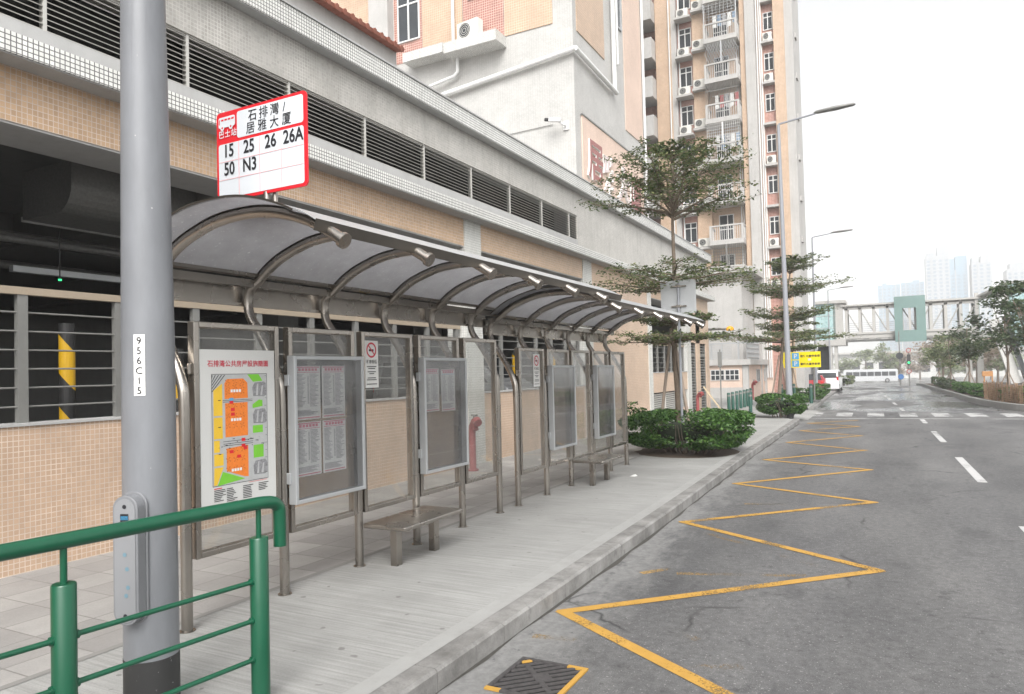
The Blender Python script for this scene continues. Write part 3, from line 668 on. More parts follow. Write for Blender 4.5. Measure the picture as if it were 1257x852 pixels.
a = MB(); a.tube([(-13.6, BY-.12, 44), (-13.6, BY-.12, 13.4)], .06, 8); a.tube([(-13.4, BY-.2, 13.1), (-13.4, BY-.2, 12.55), (-13.55, BY-.2, 12.42), (-15.1, BY-.2, 12.2)], .06, 8); Q('drain_pipe', a, M['pipe'])
a = MB(); a.tube([(BX+.08, 29.3, 6.3), (BX+.08, 29.3, 44)], .06, 8); Q('drain_pipe', a, M['pipe'])
a = MB(); a.tube([(-11.6, BY-.03, 9.98), (-9.8, BY-.03, 10.02)], .012, 6); Q('cable', a, M['rail_grey'])
# name panel with four red characters
a = MB(); a.box(BX, BX+.05, 22.35, 29.0, 7.6, 10.35); np_ = Q('name_panel', a, M['pale_orange'])
a = MB()
a.box(BX, BX+.075, 22.3, 29.05, 10.35, 10.40); ob('panel_trim', a, M['rail_grey'], np_)
LET = [('居', M['red_ink'], 22.6, 8.45), ('雅', M['paper'], 24.05, 8.25), ('大', M['paper'], 25.55, 8.25), ('廈', M['red_ink'], 27.0, 8.2)]
for ch, mt, y, z in LET:
    a = MB(); a.text(ch, 1.5, (BX+.13, y, z), (0,1,0), (0,0,1), bold=.022)
    nv = len(a.v); base = list(a.f)
    edges = {}
    for f in base:
        for i in range(len(f)):
            e = (f[i], f[(i+1) % len(f)]); edges[e] = 1
    rim = [e for e in edges if (e[1], e[0]) not in edges]
    a.v += [(x-.07, y_, z_) for x, y_, z_ in a.v[:nv]]
    for p, q in rim: a.f.append((q, p, p+nv, q+nv)); a.mi.append(1); a.sm.append(False)
    ob('raised_letter', a, [paint('faded_red_letter', (.29,.115,.105), .5), M['paper']] if mt is M['red_ink'] else [paint('faded_pale_letter', (.62,.53,.52), .5), M['paper']], np_)
# cctv
a = MB(); a.box(-9.42, -9.22, BY-.05, BY, 9.75, 10.05); a.tube([(-9.32, BY-.05, 9.9), (-9.32, BY-.3, 9.85), (-9.42, BY-.35, 9.95)], .035, 8); a.obox((-9.55, BY-.4, 10.02), (.2, .03, -.03), (-.01, .07, 0), (.01, 0, .06)); a.tube([(-9.74,BY-.42,10.05), (-9.9,BY-.44,10.08)], .06, 10, 1)
ob('security_camera', a, [M['white'], M['black']], label='white security camera with a black lens hood on the white block corner', cat='camera')

# ------------------------------------------------------------------ air conditioners
def ac_unit(name='air_conditioner'):
    t = thing(name, 'x', 'air conditioner', (0,0,0), 'air conditioners on the building ledges')
    b = MB(); b.box(-.4, .4, -.15, .15, .03, .6); b.box(-.34, -.26, -.13, .13, 0, .03); b.box(.26, .34, -.13, .13, 0, .03); ob('casing', b, M['ac'], t, .012, local=True)
    g = MB(); c = (-.1, -.153, .32)
    g.add([(c[0]+.22*math.cos(R(k*15)), c[1], c[2]+.22*math.sin(R(k*15))) for k in range(24)], [tuple(range(24))])
    ob('fan', g, M['win_dark'], t, local=True)
    g = MB()
    for r in (.07, .13, .19, .235):
        g.tube([(c[0]+r*math.cos(R(k*20)), c[1]-.012, c[2]+r*math.sin(R(k*20))) for k in range(19)], .007, 5)
    ob('fan_grille', g, M['ac'], t, local=True); return t
AC = ac_unit(); AC.location = (-12.75, BY-.36, 13.42); AC.rotation_euler = (0, 0, R(-8)); AC['label'] = 'air conditioner on the white tiled ledge of the near apartment block'
AC.scale = (1.15, 1.1, 1.15)

# ------------------------------------------------------------------ apartment tower with balconies
TY = 50.0
tt = thing('apartment_tower', 'tall apartment tower with white balconies and orange and pink tiled strips', 'building', (-9, 56, 0))
Qt = lambda n, m, mat, par=tt, bevel=0, label=None: ob(n, m, mat, par, bevel, label)
a = MB(); a.box(-22, -6.0, TY+1.4, TY+14, -.2, 46); a.box(-8.05, -7.42, TY-.25, TY+1.4, 0, 46); a.box(-5.6, -5.08, TY+.2, TY+2.6, 0, 46); a.box(-13.1, -12.75, TY-.1, TY+1.4, 0, 46); a.box(-22, -15.6, TY-1.2, TY+1.4, 0, 46); Qt('wall', a, M['white_wall'])
a = MB(); a.box(-14.2, -13.1, TY-.2, TY+1.4, 0, 46); a.box(-11.62, -10.66, TY-.05, TY+1.4, 0, 46); a.box(-10.66, -8.4, TY+.6, TY+1.4, 0, 46); a.box(-8.4, -8.05, TY-.12, TY+1.4, 0, 46); a.box(-6.28, -5.6, TY+.05, TY+1.4, 0, 46); Qt('orange_strip', a, M['block_orange'])
a = MB(); a.box(-12.75, -11.62, TY+.25, TY+1.4, 0, 46); a.box(-7.02, -6.28, TY+.4, TY+1.4, 0, 46); a.box(-15.5, -14.2, TY+.9, TY+1.4, 0, 46); Qt('pink_strip', a, M['block_pink'])
a = MB(); a.box(-7.42, -7.02, TY+.2, TY+1.4, 0, 46); Qt('pale_strip', a, M['pale_orange'])
for x in (-7.35, -7.2, -7.08): 
    a = MB(); a.tube([(x, TY+.08, 1), (x, TY+.08, 46)], .045, 8); Qt('drain_pipe', a, M['pipe'])
for x, y in ((-12.6, TY+.1), (-8.6, TY+.45), (-8.75, TY+.45), (-13.2,TY-.3)):
    a = MB(); a.tube([(x, y, 1), (x, y, 46)], .045, 8); Qt('drain_pipe', a, M['pipe'])
FLOORS = list(range(-1, 7)); FH = 2.76
names = ['lowest', 'second', 'third', 'fourth', 'fifth', 'sixth', 'seventh', 'eighth', 'ninth']
cages = {-1: 'grid', 2: 'grid', 3: 'bars', 4: 'lattice', 5: 'open', 6: 'bars'}
for i, k in enumerate(FLOORS):
    z = 10.0+FH*k
    # balcony with barred front
    b = MB(); b.box(-10.65, -8.42, TY-1.0, TY+.6, z, z+.32); b.box(-10.65, -10.5, TY-1.0, TY-.88, z+.32, z+1.22); b.box(-8.57, -8.42, TY-1.0, TY-.88, z+.32, z+1.22); b.box(-10.65, -8.42, TY-1.0, TY-.9, z+1.22, z+1.32)
    b.box(-10.65, -10.57, TY-.88, TY+.6, z+1.22, z+1.32); b.box(-8.5, -8.42, TY-.88, TY+.6, z+1.22, z+1.32)
    bo = Qt('balcony', b, M['white_wall'])
    r_ = MB()
    for j in range(13): x = -10.42+j*.145; r_.box(x, x+.025, TY-.96, TY-.93, z+.32, z+1.22)
    for j in range(6): y = TY-.7+j*.2; r_.box(-10.62, -10.6, y, y+.025, z+.32, z+1.22); r_.box(-8.47, -8.45, y, y+.025, z+.32, z+1.22)
    ob('balcony_railing', r_, M['white'], bo)
    d = MB(); d.box(-10.3, -10.24, TY+.56, TY+.6, z+.32, z+2.3); d.box(-9.36, -9.3, TY+.56, TY+.6, z+.32, z+2.3); d.box(-10.24, -9.36, TY+.56, TY+.6, z+2.24, z+2.3); d.box(-9.75, -9.69, TY+.56, TY+.6, z+.32, z+2.24); d.box(-10.24, -9.36, TY+.56, TY+.6, z+1.25, z+1.31); do = ob('balcony_door', d, M['white'], bo)
    d = MB(); d.box(-10.27, -9.33, TY+.58, TY+.595, z+.32, z+2.27); ob('door_pane', d, M['win_dark'], bo)
    cg = cages.get(k)
    if cg:
        g = MB(); 
        if cg == 'grid':
            for j in range(17): x = -10.6+j*.135; g.box(x, x+.02, TY-.97, TY-.95, z+1.32, z+2.74)
            for j in range(7): g.box(-10.62, -8.45, TY-.95, TY-.93, z+1.5+j*.2, z+1.52+j*.2)
            g.box(-9.6, -9.5, TY-1.0, TY-.94, z+1.32, z+2.74)
        elif cg == 'bars':
            for j in range(22): x = -10.6+j*.102; g.box(x, x+.018, TY-.97, TY-.95, z+1.32, z+2.74)
            g.box(-10.62, -8.45, TY-.95, TY-.92, z+2.2, z+2.24)
        elif cg == 'lattice':
            for s0 in (-1, 1):
                for j in range(12):
                    x = -10.6+j*.17; g.tube([(x, TY-.96, z+1.34 if s0 > 0 else z+2.72), (x+.17*2.2, TY-.96, z+2.1 if s0 > 0 else z+1.95)], .012, 4)
                    g.tube([(x, TY-.96, z+2.0 if s0 > 0 else z+2.05), (min(x+.3, -8.45), TY-.96, z+2.72 if s0 > 0 else z+1.34)], .012, 4)
            g.box(-9.55, -9.45, TY-1.0, TY-.94, z+1.32, z+2.74)
        else:
            g.tube([(-10.6,TY-.96,z+1.32),(-10.6,TY-.96,z+2.7)], .03, 6); g.tube([(-8.46,TY-.96,z+1.32),(-8.46,TY-.96,z+2.7)], .03, 6)
            for j in range(6): g.box(-10.6, -8.45, TY-.97, TY-.95, z+1.55+j*.2, z+1.57+j*.2)
            for j in range(9): x = -10.5+j*.25; g.box(x, x+.02, TY-.97, TY-.95, z+1.32, z+2.7)
        ob('window_cage', g, M['alu'] if k in (4, 5) else M['rail_grey'] if k != 2 else M['white'], bo)
    if k in (2, 3, 5):
        lg = MB(); rr = random.Random(k)
        for j in range(5):
            x = -10.1+j*.33; lg.quad((x, TY-.5, z+1.0+rr.random()*.3), (x+.26, TY-.48, z+1.0+rr.random()*.2), (x+.25, TY-.5, z+2.0), (x+.01, TY-.5, z+2.0), j % 3)
        lg.tube([(-10.3,TY-.5,z+2.0), (-8.6,TY-.5,z+2.0)], .012, 5, 0)
        ob('laundry', lg, [M['paper'], paint('faded_red_cloth', (.35,.10,.10), .9) if k == 3 else paint('faded_blue_cloth', (.20,.27,.36), .9), M['grey_ink']], label='washing hung behind the balcony bars, %s balcony from the bottom' % names[i], cat='laundry', group='washing on the balconies')
    # pink bay: window, ledge
    window(-12.6, -11.75, TY+.25, z+.55, z+1.95, tt)
    l = MB(); l.box(-12.75, -11.62, TY-.6, TY+.25, z-.38, z-.24); l.box(-11.62, -10.66, TY-.5, TY-.05, z-.1, z+.06); Qt('ledge', l, M['white_wall'])
    if k >= 0:
        dup(AC, (-12.2, TY-.25, z-.24), 'air conditioner under a pink bay window, %s unit up its column' % names[i-1], R(0)).scale = (1, 1, 1)
        dup(AC, (-11.15, TY-.28, z+.06), 'air conditioner on a ledge left of the barred balconies, %s unit up' % names[i-1], R(0)).scale = (1, 1, 1)
    # recessed bay on the right
    window(-6.95, -6.33, TY+.4, z+.55, z+1.75, tt)
    l = MB(); l.box(-7.02, -6.28, TY-.1, TY+.4, z-.45, z-.3); Qt('ledge', l, M['white_wall'])
    if k not in (1, 3): dup(AC, (-6.66, TY+.12, z-.3), 'small air conditioner in the narrow recessed corner bay, %s bay from the bottom' % names[i], R(0)).scale = (.72, 1, .9)
    # solid balcony wing on the left
    s = MB(); s.box(-15.5, -14.35, TY-1.1, TY-.98, z+.02, z+1.35); s.box(-14.35, -14.23, TY-1.1, TY+.9, z+.02, z+1.35); s.box(-15.5, -14.23, TY-1.1, TY+.9, z-.1, z+.02); pass
    so2 = Qt('solid_balcony', s, M['white_wall'])
    d = MB(); d.box(-15.2, -14.6, TY+.86, TY+.9, z+.02, z+2.0); ob('balcony_door', d, M['white'], so2)
    s = MB(); s.box(-5.08, -4.99, TY+1.2, TY+1.8, z, z+.35); Qt('bay_ledge', s, M['white_wall'])

# ------------------------------------------------------------------ low annex beyond the driveway
AX, AY = -7.5, 43.5
an = thing('annex_building', 'low white and orange annex with small windows beyond the driveway', 'building', (-10, 50, 0))
Qa = lambda n, m, mat, par=an, bevel=0, label=None: ob(n, m, mat, par, bevel, label)
a = MB(); a.box(-16, AX-.32, AY, 88, .55, 1.87); a.box(AX-.3, AX, AY+.3, 66, -1.2, 1.87); Qa('wall', a, M['pale_orange'])
a = MB(); a.box(-16, AX-.32, AY-.02, AY+.3, -.1, .55); a.box(AX-.3, AX+.02, AY-.02, AY+.3, -.1, 1.87); Qa('pillar', a, M['white_wall'])
for y in (48.2, 51.4, 54.6, 57.8): a = MB(); a.box(AX, AX+.04, y, y+.35, -1, 1.87); Qa('pillar', a, M['white_wall'])
a = MB(); a.box(-16, AX+.2, AY-.2, 66, 1.87, 2.2); Qa('band', a, M['white_wall'])
for x0 in (-9.65, -8.8): 
    f = MB(); f.box(x0, x0+.82, AY-.05, AY-.01, .98, 1.62); fo = Qa('window', f, M['white'])
    p = MB()
    for i in range(3):
        for j in range(2): p.box(x0+.05+i*.26, x0+.26+i*.26, AY-.06, AY-.04, 1.02+j*.3, 1.27+j*.3)
    ob('pane', p, M['win_dark'], fo)
for y in (46.4, 49.3, 52.6, 55.9): window(y, y+1.1, AX, .8, 1.6, an, 1, M['alu'], 1, False, 'y')
# terrace balustrade and the white storeys behind
b = MB()
for j in range(9): b.box(-11+j*.0, AX-.9, AY+.05, AY+.1, 2.3+j*.1, 2.33+j*.1) if j < 8 else None
for x in (-9.6, -9.0): b.box(x, x+.06, AY+.04, AY+.1, 2.2, 3.2)
b.box(-11, AX+.1, AY+.02, AY+.12, 3.12, 3.2)
Qa('balustrade', b, M['alu'])
b = MB(); b.box(AX-.55, AX-.45, AY, AY+.1, 2.2, 3.5); b.box(-11, AX-.3, AY-.1, AY+.4, 3.5, 3.6)
for j in range(16): y = AY+.3+j*.28; b.box(AX-.08, AX-.04, y, y+.05, 2.2, 3.5)
for j in range(5): b.box(AX-.09, AX-.03, AY+.2, AY+4.8, 2.3+j*.28, 2.34+j*.28)
Qa('grille', b, M['alu'])
a = MB(); a.box(-14, AX-.6, AY+2.2, 60, 2.2, 7.6); a.box(AX-.6, AX-.1, AY+5.0, 60, 2.2, 3.5); a.box(-14, AX+.1, AY+1.8, 60.2, 7.6, 7.9); Qa('upper_storey', a, M['white_wall'])
a = MB(); a.box(-12, AX-.2, 60, 86, -1.2, 3.2); a.box(-12, AX+.3, 60, 88, 3.2, 3.5); Qa('covered_bay', a, M['grey_wall'])
for y in (62, 66, 70, 74, 78): a = MB(); a.box(AX-.19, AX-.12, y, y+2.6, -.7, 2.3); Qa('opening_shade', a, M['win_dark'])  # dark sheets on a solid wall, painting the shade inside open bays

# ------------------------------------------------------------------ bus shelters
PROF = [(-4.67,2.33),(-4.645,2.44),(-4.54,2.51),(-4.38,2.62),(-4.2,2.70),(-3.9,2.775),(-3.5,2.775),(-3.14,2.675),(-2.87,2.52)]
POSTX = -4.31
FULL = [(POSTX,0),(POSTX,.7),(POSTX,1.5),(-4.335,1.70),(-4.43,1.90),(-4.56,2.10),(-4.645,2.22)]+PROF
RIBC = smooth_path([(x, 0, z) for x, z in FULL], 5)
def sheet_path(x0, x1, lift):
    C = smooth_path([(x, 0, z) for x, z in PROF[1:]], 8); out = []
    for i, p in enumerate(C):
        d = (C[min(i+1, len(C)-1)]-C[max(i-1, 0)]).normalized(); n = Vector((-d.z, 0, d.x))
        if n.z < 0: n = -n
        q = p+n*lift
        if x0 <= q.x <= x1: out.append(q)
    return out
def sweep(path, y0, y1, th, mi=0, m=None):
    m = m or MB(); n = len(path)
    up = []
    for i, p in enumerate(path):
        d = (path[min(i+1, n-1)]-path[max(i-1, 0)]).normalized(); up.append(p+Vector((-d.z, 0, d.x))*th)
    v = [(p.x, y, p.z) for y in (y0, y1) for L_ in (path, up) for p in L_]
    A, B, C, D = 0, n, 2*n, 3*n; fs = []
    for i in range(n-1):
        fs += [(A+i, A+i+1, C+i+1, C+i), (B+i+1, B+i, D+i, D+i+1), (A+i+1, A+i, B+i, B+i+1), (C+i, C+i+1, D+i+1, D+i)]
    fs += [(A, C, D, B), (A+n-1, B+n-1, D+n-1, C+n-1)]
    return m.add(v, fs, mi, False)
def U(y, z): return (y, z)

def no_smoking(parent, x, y, z, w_, h):
    m = MB(); m.quad((x,y,z), (x,y+w_,z), (x,y+w_,z+h), (x,y,z+h), 0)
    c = (y+w_*.5, z+h*.80); r = w_*.36
    ring = [(c[0]+rr*math.cos(R(k*15)), c[1]+rr*math.sin(R(k*15))) for rr in (r, r*.78) for k in range(24)]
    m.add([(x+.002, a, b) for a, b in ring], [(k, (k+1) % 24, 24+(k+1) % 24, 24+k) for k in range(24)], 1)
    m.quad((x+.003, c[0]-r*.62, c[1]+r*.5), (x+.003, c[0]-r*.5, c[1]+r*.62), (x+.003, c[0]+r*.62, c[1]-r*.5), (x+.003, c[0]+r*.5, c[1]-r*.62), 1)
    m.quad((x+.002, c[0]-r*.5, c[1]-.012), (x+.002, c[0]+r*.45, c[1]-.012), (x+.002, c[0]+r*.45, c[1]+.008), (x+.002, c[0]-r*.5, c[1]+.008), 2)
    m.text('不准吸煙', w_*.2, (x+.002, y+w_*.5, z+h*.52), YD, ZD, 2, 'CENTER', .01)
    for i, (f, l) in enumerate(((.44,.7),(.40,.5),(.33,.6),(.29,.35),(.2,.6),(.16,.7),(.07,.75))):
        m.quad((x+.002, y+w_*(.5-l/2), z+h*f), (x+.002, y+w_*(.5+l/2), z+h*f), (x+.002, y+w_*(.5+l/2), z+h*(f+.018)), (x+.002, y+w_*(.5-l/2), z+h*(f+.018)), 2)
    ob('no_smoking_notice', m, [M['paper'], M['red_ink'], M['ink']], parent, label='white no smoking notice with a red ring')

def estate_map(parent, x, y0, y1, z0, z1):
    W, H = y1-y0, z1-z0
    pt = lambda u, v, d=0: (x+d, y0+u*W, z1-v*H)
    b = MB(); b.box(x-.006, x, y0, y1, z0, z1); po = ob('map_poster', b, M['poster'], parent, label='white poster with an orange, yellow and green estate map')
    t = MB(); t.text('石排灣公共房屋設施簡圖', .050, pt(.5, .105, .002), YD, ZD, 0, 'CENTER', .012, 1.02); ob('poster_title', t, M['red_ink'], po)
    m = MB(); mats = [M['map_road'], M['map_orange'], M['map_yellow'], M['map_green'], M['map_grey'], M['map_line'], M['ink'], M['paper'], M['map_blue'], M['red'], M['sign_white']]
    def poly(ps, mi, d): m.add([pt(.512+(u-.515)*1.13, v, d) for u, v in ps][::-1], [tuple(range(len(ps)))], mi)
    def rect(u0, v0, u1, v1, mi, d): poly([(u0,v0),(u1,v0),(u1,v1),(u0,v1)], mi, d)
    rect(.185,.155,.845,.862, 0, .001)
    for u0,v0,u1,v1 in ((.185,.155,.845,.158),(.185,.859,.845,.862),(.185,.155,.189,.862),(.841,.155,.845,.862)): rect(u0,v0,u1,v1,6,.0016)
    poly([(.19,.16),(.38,.16),(.32,.185),(.24,.23),(.19,.265)], 0, .0013)
    for k in range(5): poly([(.19+.035*k,.162),(.2+.035*k,.162),(.19,.19+.02*k),(.19,.183+.02*k)], 6, .0017)
    for c, d in ((.20,.235),): pass
    poly([(.205,.26),(.305,.215),(.305,.42),(.205,.42)], 2, .0014); rect(.205,.43,.305,.565,2,.0014); rect(.205,.575,.27,.65,2,.0014); rect(.205,.66,.31,.735,2,.0014); poly([(.205,.745),(.31,.745),(.235,.855),(.2,.855)],2,.0014)
    poly([(.33,.215),(.36,.188),(.55,.186),(.60,.215),(.605,.315),(.33,.315)], 1, .0014); rect(.335,.342,.6,.56,1,.0014); poly([(.345,.632),(.6,.622),(.6,.83),(.55,.825),(.345,.775)],1,.0014)
    poly([(.6,.16),(.74,.16),(.79,.205),(.67,.21)],3,.0014); poly([(.66,.36),(.74,.33),(.785,.335),(.785,.375),(.66,.385)],3,.0014); rect(.66,.5,.785,.55,3,.0014); rect(.665,.63,.79,.715,3,.0014); poly([(.3,.775),(.56,.84),(.24,.86)],3,.0014)
    for v in (.215,.395,.735): poly([(.69,v),(.81,v-.005),(.835,v+.02),(.835,v+.085),(.80,v+.095),(.67,v+.09),(.66,v+.03)],4,.0015)
    for v in (.215,.395,.735):
        for k in range(5): poly([(.69+.03*k,v+.02-.012*(k%3)),(.705+.03*k,v+.02-.012*(k%3)),(.70+.028*k,v+.085),(.675+.028*k,v+.085)],0 if k % 2 else 4,.0019)
    rr = random.Random(3)
    for j in range(3):
        for i in range(3):
            for (vb, vh) in ((.205,.034),(.36,.065),(.645,.06)):
                u, v = .365+i*.085, vb+j*vh
                for k in range(4):
                    a = k*1.57+.4; poly([(u,v),(u+.03*math.cos(a),v+.018*math.sin(a)),(u+.033*math.cos(a+.3),v+.02*math.sin(a+.3))],5,.0018)
    for vb in (.256,.442,.765): 
        for k in range(4): rect(.40+k*.032,vb,.424+k*.032,vb+.018,7,.0021)
    for u, v, mi in ((.385,.31,8),(.385,.328,9),(.40,.375,9),(.40,.405,9),(.52,.575,9),(.52,.613,9),(.545,.63,9),(.38,.645,9),(.465,.68,9)): rect(u,v,u+.045,v+.02,mi,.0023)
    for v in (.323,.333,.585,.6,.612): rect(.31,v,.66,v+.003,6,.0018)
    for k in range(22): u = .25+rr.random()*.55; v = .57+rr.random()*.06; rect(u,v,u+.03*rr.random(),v+.004,6,.0019)
    for k in range(3): rect(.255,.32+k*.17,.285,.325+k*.17,6,.002)
    for k in range(14): v = .17+k*.05; rect(.80+.02*rr.random(),v,.835,v+.002,6,.0017)
    for u, n in ((.2,7),(.34,9),(.53,8),(.72,5)):
        for k in range(n): v = .885+k*.011; rect(u,v,u+.07+.06*rr.random(),v+.005,6,.0015)
    rect(.2,.873,.29,.879,9,.0015); rect(.60,.868,.83,.8705,9,.0015)
    ob('map_print', m, mats, po)

def timetable(parent, x, y, z, w_, h, seed, blue=False):
    rr = random.Random(seed); m = MB(); m.quad((x,y,z), (x,y+w_,z), (x,y+w_,z+h), (x,y,z+h), 0)
    def r(u0, v0, u1, v1, mi): m.quad((x+.0015, y+u0*w_, z+v0*h), (x+.0015, y+u1*w_, z+v0*h), (x+.0015, y+u1*w_, z+v1*h), (x+.0015, y+u0*w_, z+v1*h), mi)
    for k in range(6): r(.12+k*.13, .905, .12+k*.13+.1, .955, 1)
    r(.04,.965,.96,.985,1); r(.05,.875,.95,.885,3 if blue else 1)
    for k in range(26):
        v = .84-k*.024
        for a, b in ((.06,.42),(.56,.94)):
            l = a+(b-a)*(.55+.45*rr.random())
            r(a, v, l, v+.011, 2)
    for k in range(24): r(.47, .80-k*.022, .53, .812-k*.022, 2)
    for k in range(8): r(.06, .17-k*.014, .06+.85*(.6+.4*rr.random()), .178-k*.014, 2)
    r(.05,.025,.95,.045,1)
    ob('timetable_sheet', m, [M['paper'], M['pink_ink'], M['grey_ink'], M['blue']], parent)

def shelter(Ys, dz, y_lo, y_hi, label, fill):
    sh = thing('bus_shelter', label, 'bus shelter', (POSTX, Ys[0], 0), 'steel bus shelters along the pavement')
    for y in Ys:
        pts = [(p.x, y, p.z+(dz if p.z > .3 else (dz if 0 else -.01))) for p in RIBC]
        b = MB(); b.tube(pts, .038, 16)
        e = Vector(pts[-1]); d = (e-Vector(pts[-2])).normalized()
        b.tube([e-d*.012, e+d*.016], .050, 18)
        b.tube([(POSTX,y,0),(POSTX,y,.006)], .055, 16)
        ob('rib_post', b, M['steel'], sh)
    # roof sheets, one per bay
    ed = [y_lo]+[(a+b)/2*0+b for a, b in zip(Ys, Ys[1:])][:-1]+[y_hi]
    path = [Vector((p.x, 0, p.z+dz)) for p in sheet_path(-4.56, -3.02, .040)]
    bounds = [y_lo]+list(Ys[1:-1])+[y_hi]
    for a, b in zip(bounds, bounds[1:]): ob('roof_sheet', sweep(path, a+.004, b-.004, .006), M['roof'], sh)
    for y in Ys: ob('glazing_bar', sweep([p+Vector((0,0,-.006)) for p in path], y-.03, y+.03, .004), M['steel_dark'], sh)
    ob('roof_edge', sweep([p+Vector((0,0,.004)) for p in path], y_lo-.01, y_lo+.0, .012), M['steel_dark'], sh)
    fp = [Vector((p.x, 0, p.z+dz)) for p in sheet_path(-3.30, -2.955, .046)]
    fm = sweep(fp, y_lo+.10, y_hi+.25, .004); ob('front_flashing', fm, M['alu'], sh)
    q = fp[-1]; fl_ = MB(); fl_.obox((q.x-.004, (y_lo+y_hi)/2+.175, q.z-.026), (.003, 0, -.001), (0, (y_hi-y_lo)/2+.075, 0), (.011, 0, .034)); ob('front_lip', fl_, M['steel_dark'], sh)
    bb = MB(); bb.box(-4.63, -4.57, y_lo+.1, y_hi-.1, 2.455+dz, 2.515+dz); bb.box(-4.60, -4.52, y_lo+.1, y_hi-.1, 2.535+dz, 2.56+dz)
    ob('back_beam', bb, M['steel'], sh)
    bp = MB(); bp.box(-4.735, -4.725, y_lo+.1, y_hi-.1, 2.31+dz, 2.50+dz); bp.box(-4.725, -4.70, y_lo+.1, y_hi-.1, 2.31+dz, 2.335+dz); ob('back_plate', bp, M['steel'], sh)
    for i, (a, b) in enumerate(zip(Ys, Ys[1:])):
        y0, y1, z0, z1 = a+.052, b-.052, .47+dz, 2.12+dz; f = .042
        if i == 0: y0 += .005
        m = MB(); xb, xf = POSTX-.035, POSTX+.035
        m.box(xb, xf, y0, y0+f, z0, z1); m.box(xb, xf, y1-f, y1, z0, z1); m.box(xb, xf, y0+f, y1-f, z1-f, z1); m.box(xb, xf, y0+f, y1-f, z0, z0+f)
        for z in (.75, 1.75): m.box(POSTX-.012, POSTX+.012, a+.03, y0, z+dz, z+dz+.08); m.box(POSTX-.012, POSTX+.012, y1, b-.03, z+dz, z+dz+.08)
        pn = ob('panel', m, M['steel'], sh, .006)
        g = MB(); g.box(POSTX-.004, POSTX+.004, y0+f-.005, y1-f+.005, z0+f-.005, z1-f+.005); ob('glass', g, M['glass'], pn)
        what = fill[i]
        if what == 'map': estate_map(pn, POSTX+.03, y0+.045, y1-.05, .79+dz, 1.925+dz)
        if what == 'notice': no_smoking(pn, POSTX+.008, y0+.06 if dz == 0 else y1-.30, 1.60+dz, .20, .44)
        if what.startswith('case'):
            k = MB(); c0, c1, q0, q1 = a+.015, b-.035, .705+dz, 1.885+dz; xa, xb2 = POSTX+.046, POSTX+.125; t = .032
            k.box(xa, xb2, c0, c0+t, q0, q1); k.box(xa, xb2, c1-t, c1, q0, q1); k.box(xa, xb2, c0+t, c1-t, q1-t, q1); k.box(xa, xb2, c0+t, c1-t, q0, q0+t)
            for z in (q0+.16, q1-.24): k.box(xa-.02, xa+.03, c0-.014, c0, z, z+.09)
            cs = ob('timetable_case', k, M['alu'], sh, .005)
            g = MB(); g.box(xb2-.014, xb2-.010, c0+t-.003, c1-t+.003, q0+t-.003, q1-t+.003); ob('case_glass', g, M['case_glass'], cs)
            g = MB(); g.box(xa+.002, xa+.008, c0+t, c1-t, q0+t, q1-t); ob('back_board', g, M['board'], cs)
            n = int(what[4]); 
            if n == 4:
                for r_ in range(2):
                    for c_ in range(2): timetable(cs, xa+.012, c0+.075+c_*.305, q0+.20+(1-r_)*.46, .285, .44, i*9+r_*2+c_)
            if n == 2:
                for c_ in range(2): timetable(cs, xa+.012, c0+.085+c_*.315, q0+.62-.01*c_, .27, .45, 30+c_, c_ == 1)
    return sh
M['board'] = glass('case_back_board', (.80,.80,.79), .10, (.36,.36,.36), .2)
YS1 = [3.30, 4.19, 5.09, 5.975, 6.85, 7.71]; YS2 = [8.20, 9.065, 9.93, 10.77, 11.62, 12.45]
shelter(YS1, 0, 3.06, 8.28, 'nearer curved steel bus shelter with the estate map panel', ['map', 'case4', 'notice', 'case2', 'plain'])
shelter(YS2, -.085, 8.02, 12.80, 'farther curved steel bus shelter ending beside the hedge', ['notice', 'case0', 'plain', 'case0', 'plain'])

# ------------------------------------------------------------------ bus stop sign on the first rib
bs = thing('bus_stop_sign', 'red and white bus stop flag listing routes 15 25 26 26A 50 N3', 'bus stop sign', (-3.49, 3.30, 2.80))
sx0, sx1, sz0, sz1 = -3.938, -3.137, 2.888, 3.482; SW, SH = sx1-sx0, sz1-sz0; SYf = 3.29
b = MB(); b.prism(rrect(SW, SH, .03), (sx0, SYf+.012, sz0), XD, ZD, (0,-.012,0)); ob('sign_plate', b, M['red'], bs)
b = MB(); b.prism(rrect(.725*SW, .295*SH, .018, x=.243*SW, y=.672*SH), (sx0, SYf-.0005, sz0), XD, ZD, (0,-.0015,0)); b.prism(rrect(.945*SW, .605*SH, .018, x=.025*SW, y=.033*SH), (sx0, SYf-.0005, sz0), XD, ZD, (0,-.0015,0))
ob('white_field', b, M['sign_white'], bs)
b = MB()
for k in (1, 2, 3): x = sx0+SW*(.025+.945*k/4); b.box(x-.002, x+.002, SYf-.004, SYf-.0022, sz0+.035*SH, sz0+.635*SH)
for k in (1, 2): z = sz0+SH*(.033+.605*k/3); b.box(sx0+.027*SW, sx0+.968*SW, SYf-.0042, SYf-.0024, z-.002, z+.002)
ob('grid_line', b, M['pink_line'], bs)
b = MB()
def stext(tx, size, u, v, mi=0, al='CENTER', bold=0, sx=1): b.text(tx, size, (sx0+u*SW, SYf-.0045, sz0+v*SH), XD, ZD, mi, al, bold, sx)
for u, tx in ((.145,'15'),(.38,'25'),(.62,'26'),(.862,'26A')): stext(tx, .118, u, .488, bold=.022, sx=.86)
ob('route_numbers', b, [M['ink']], bs); b = MB()
for u, tx in ((.15,'50'),(.385,'N3')): stext(tx, .118, u, .285, bold=.022, sx=.86)
ob('route_numbers', b, [M['ink']], bs); b = MB()
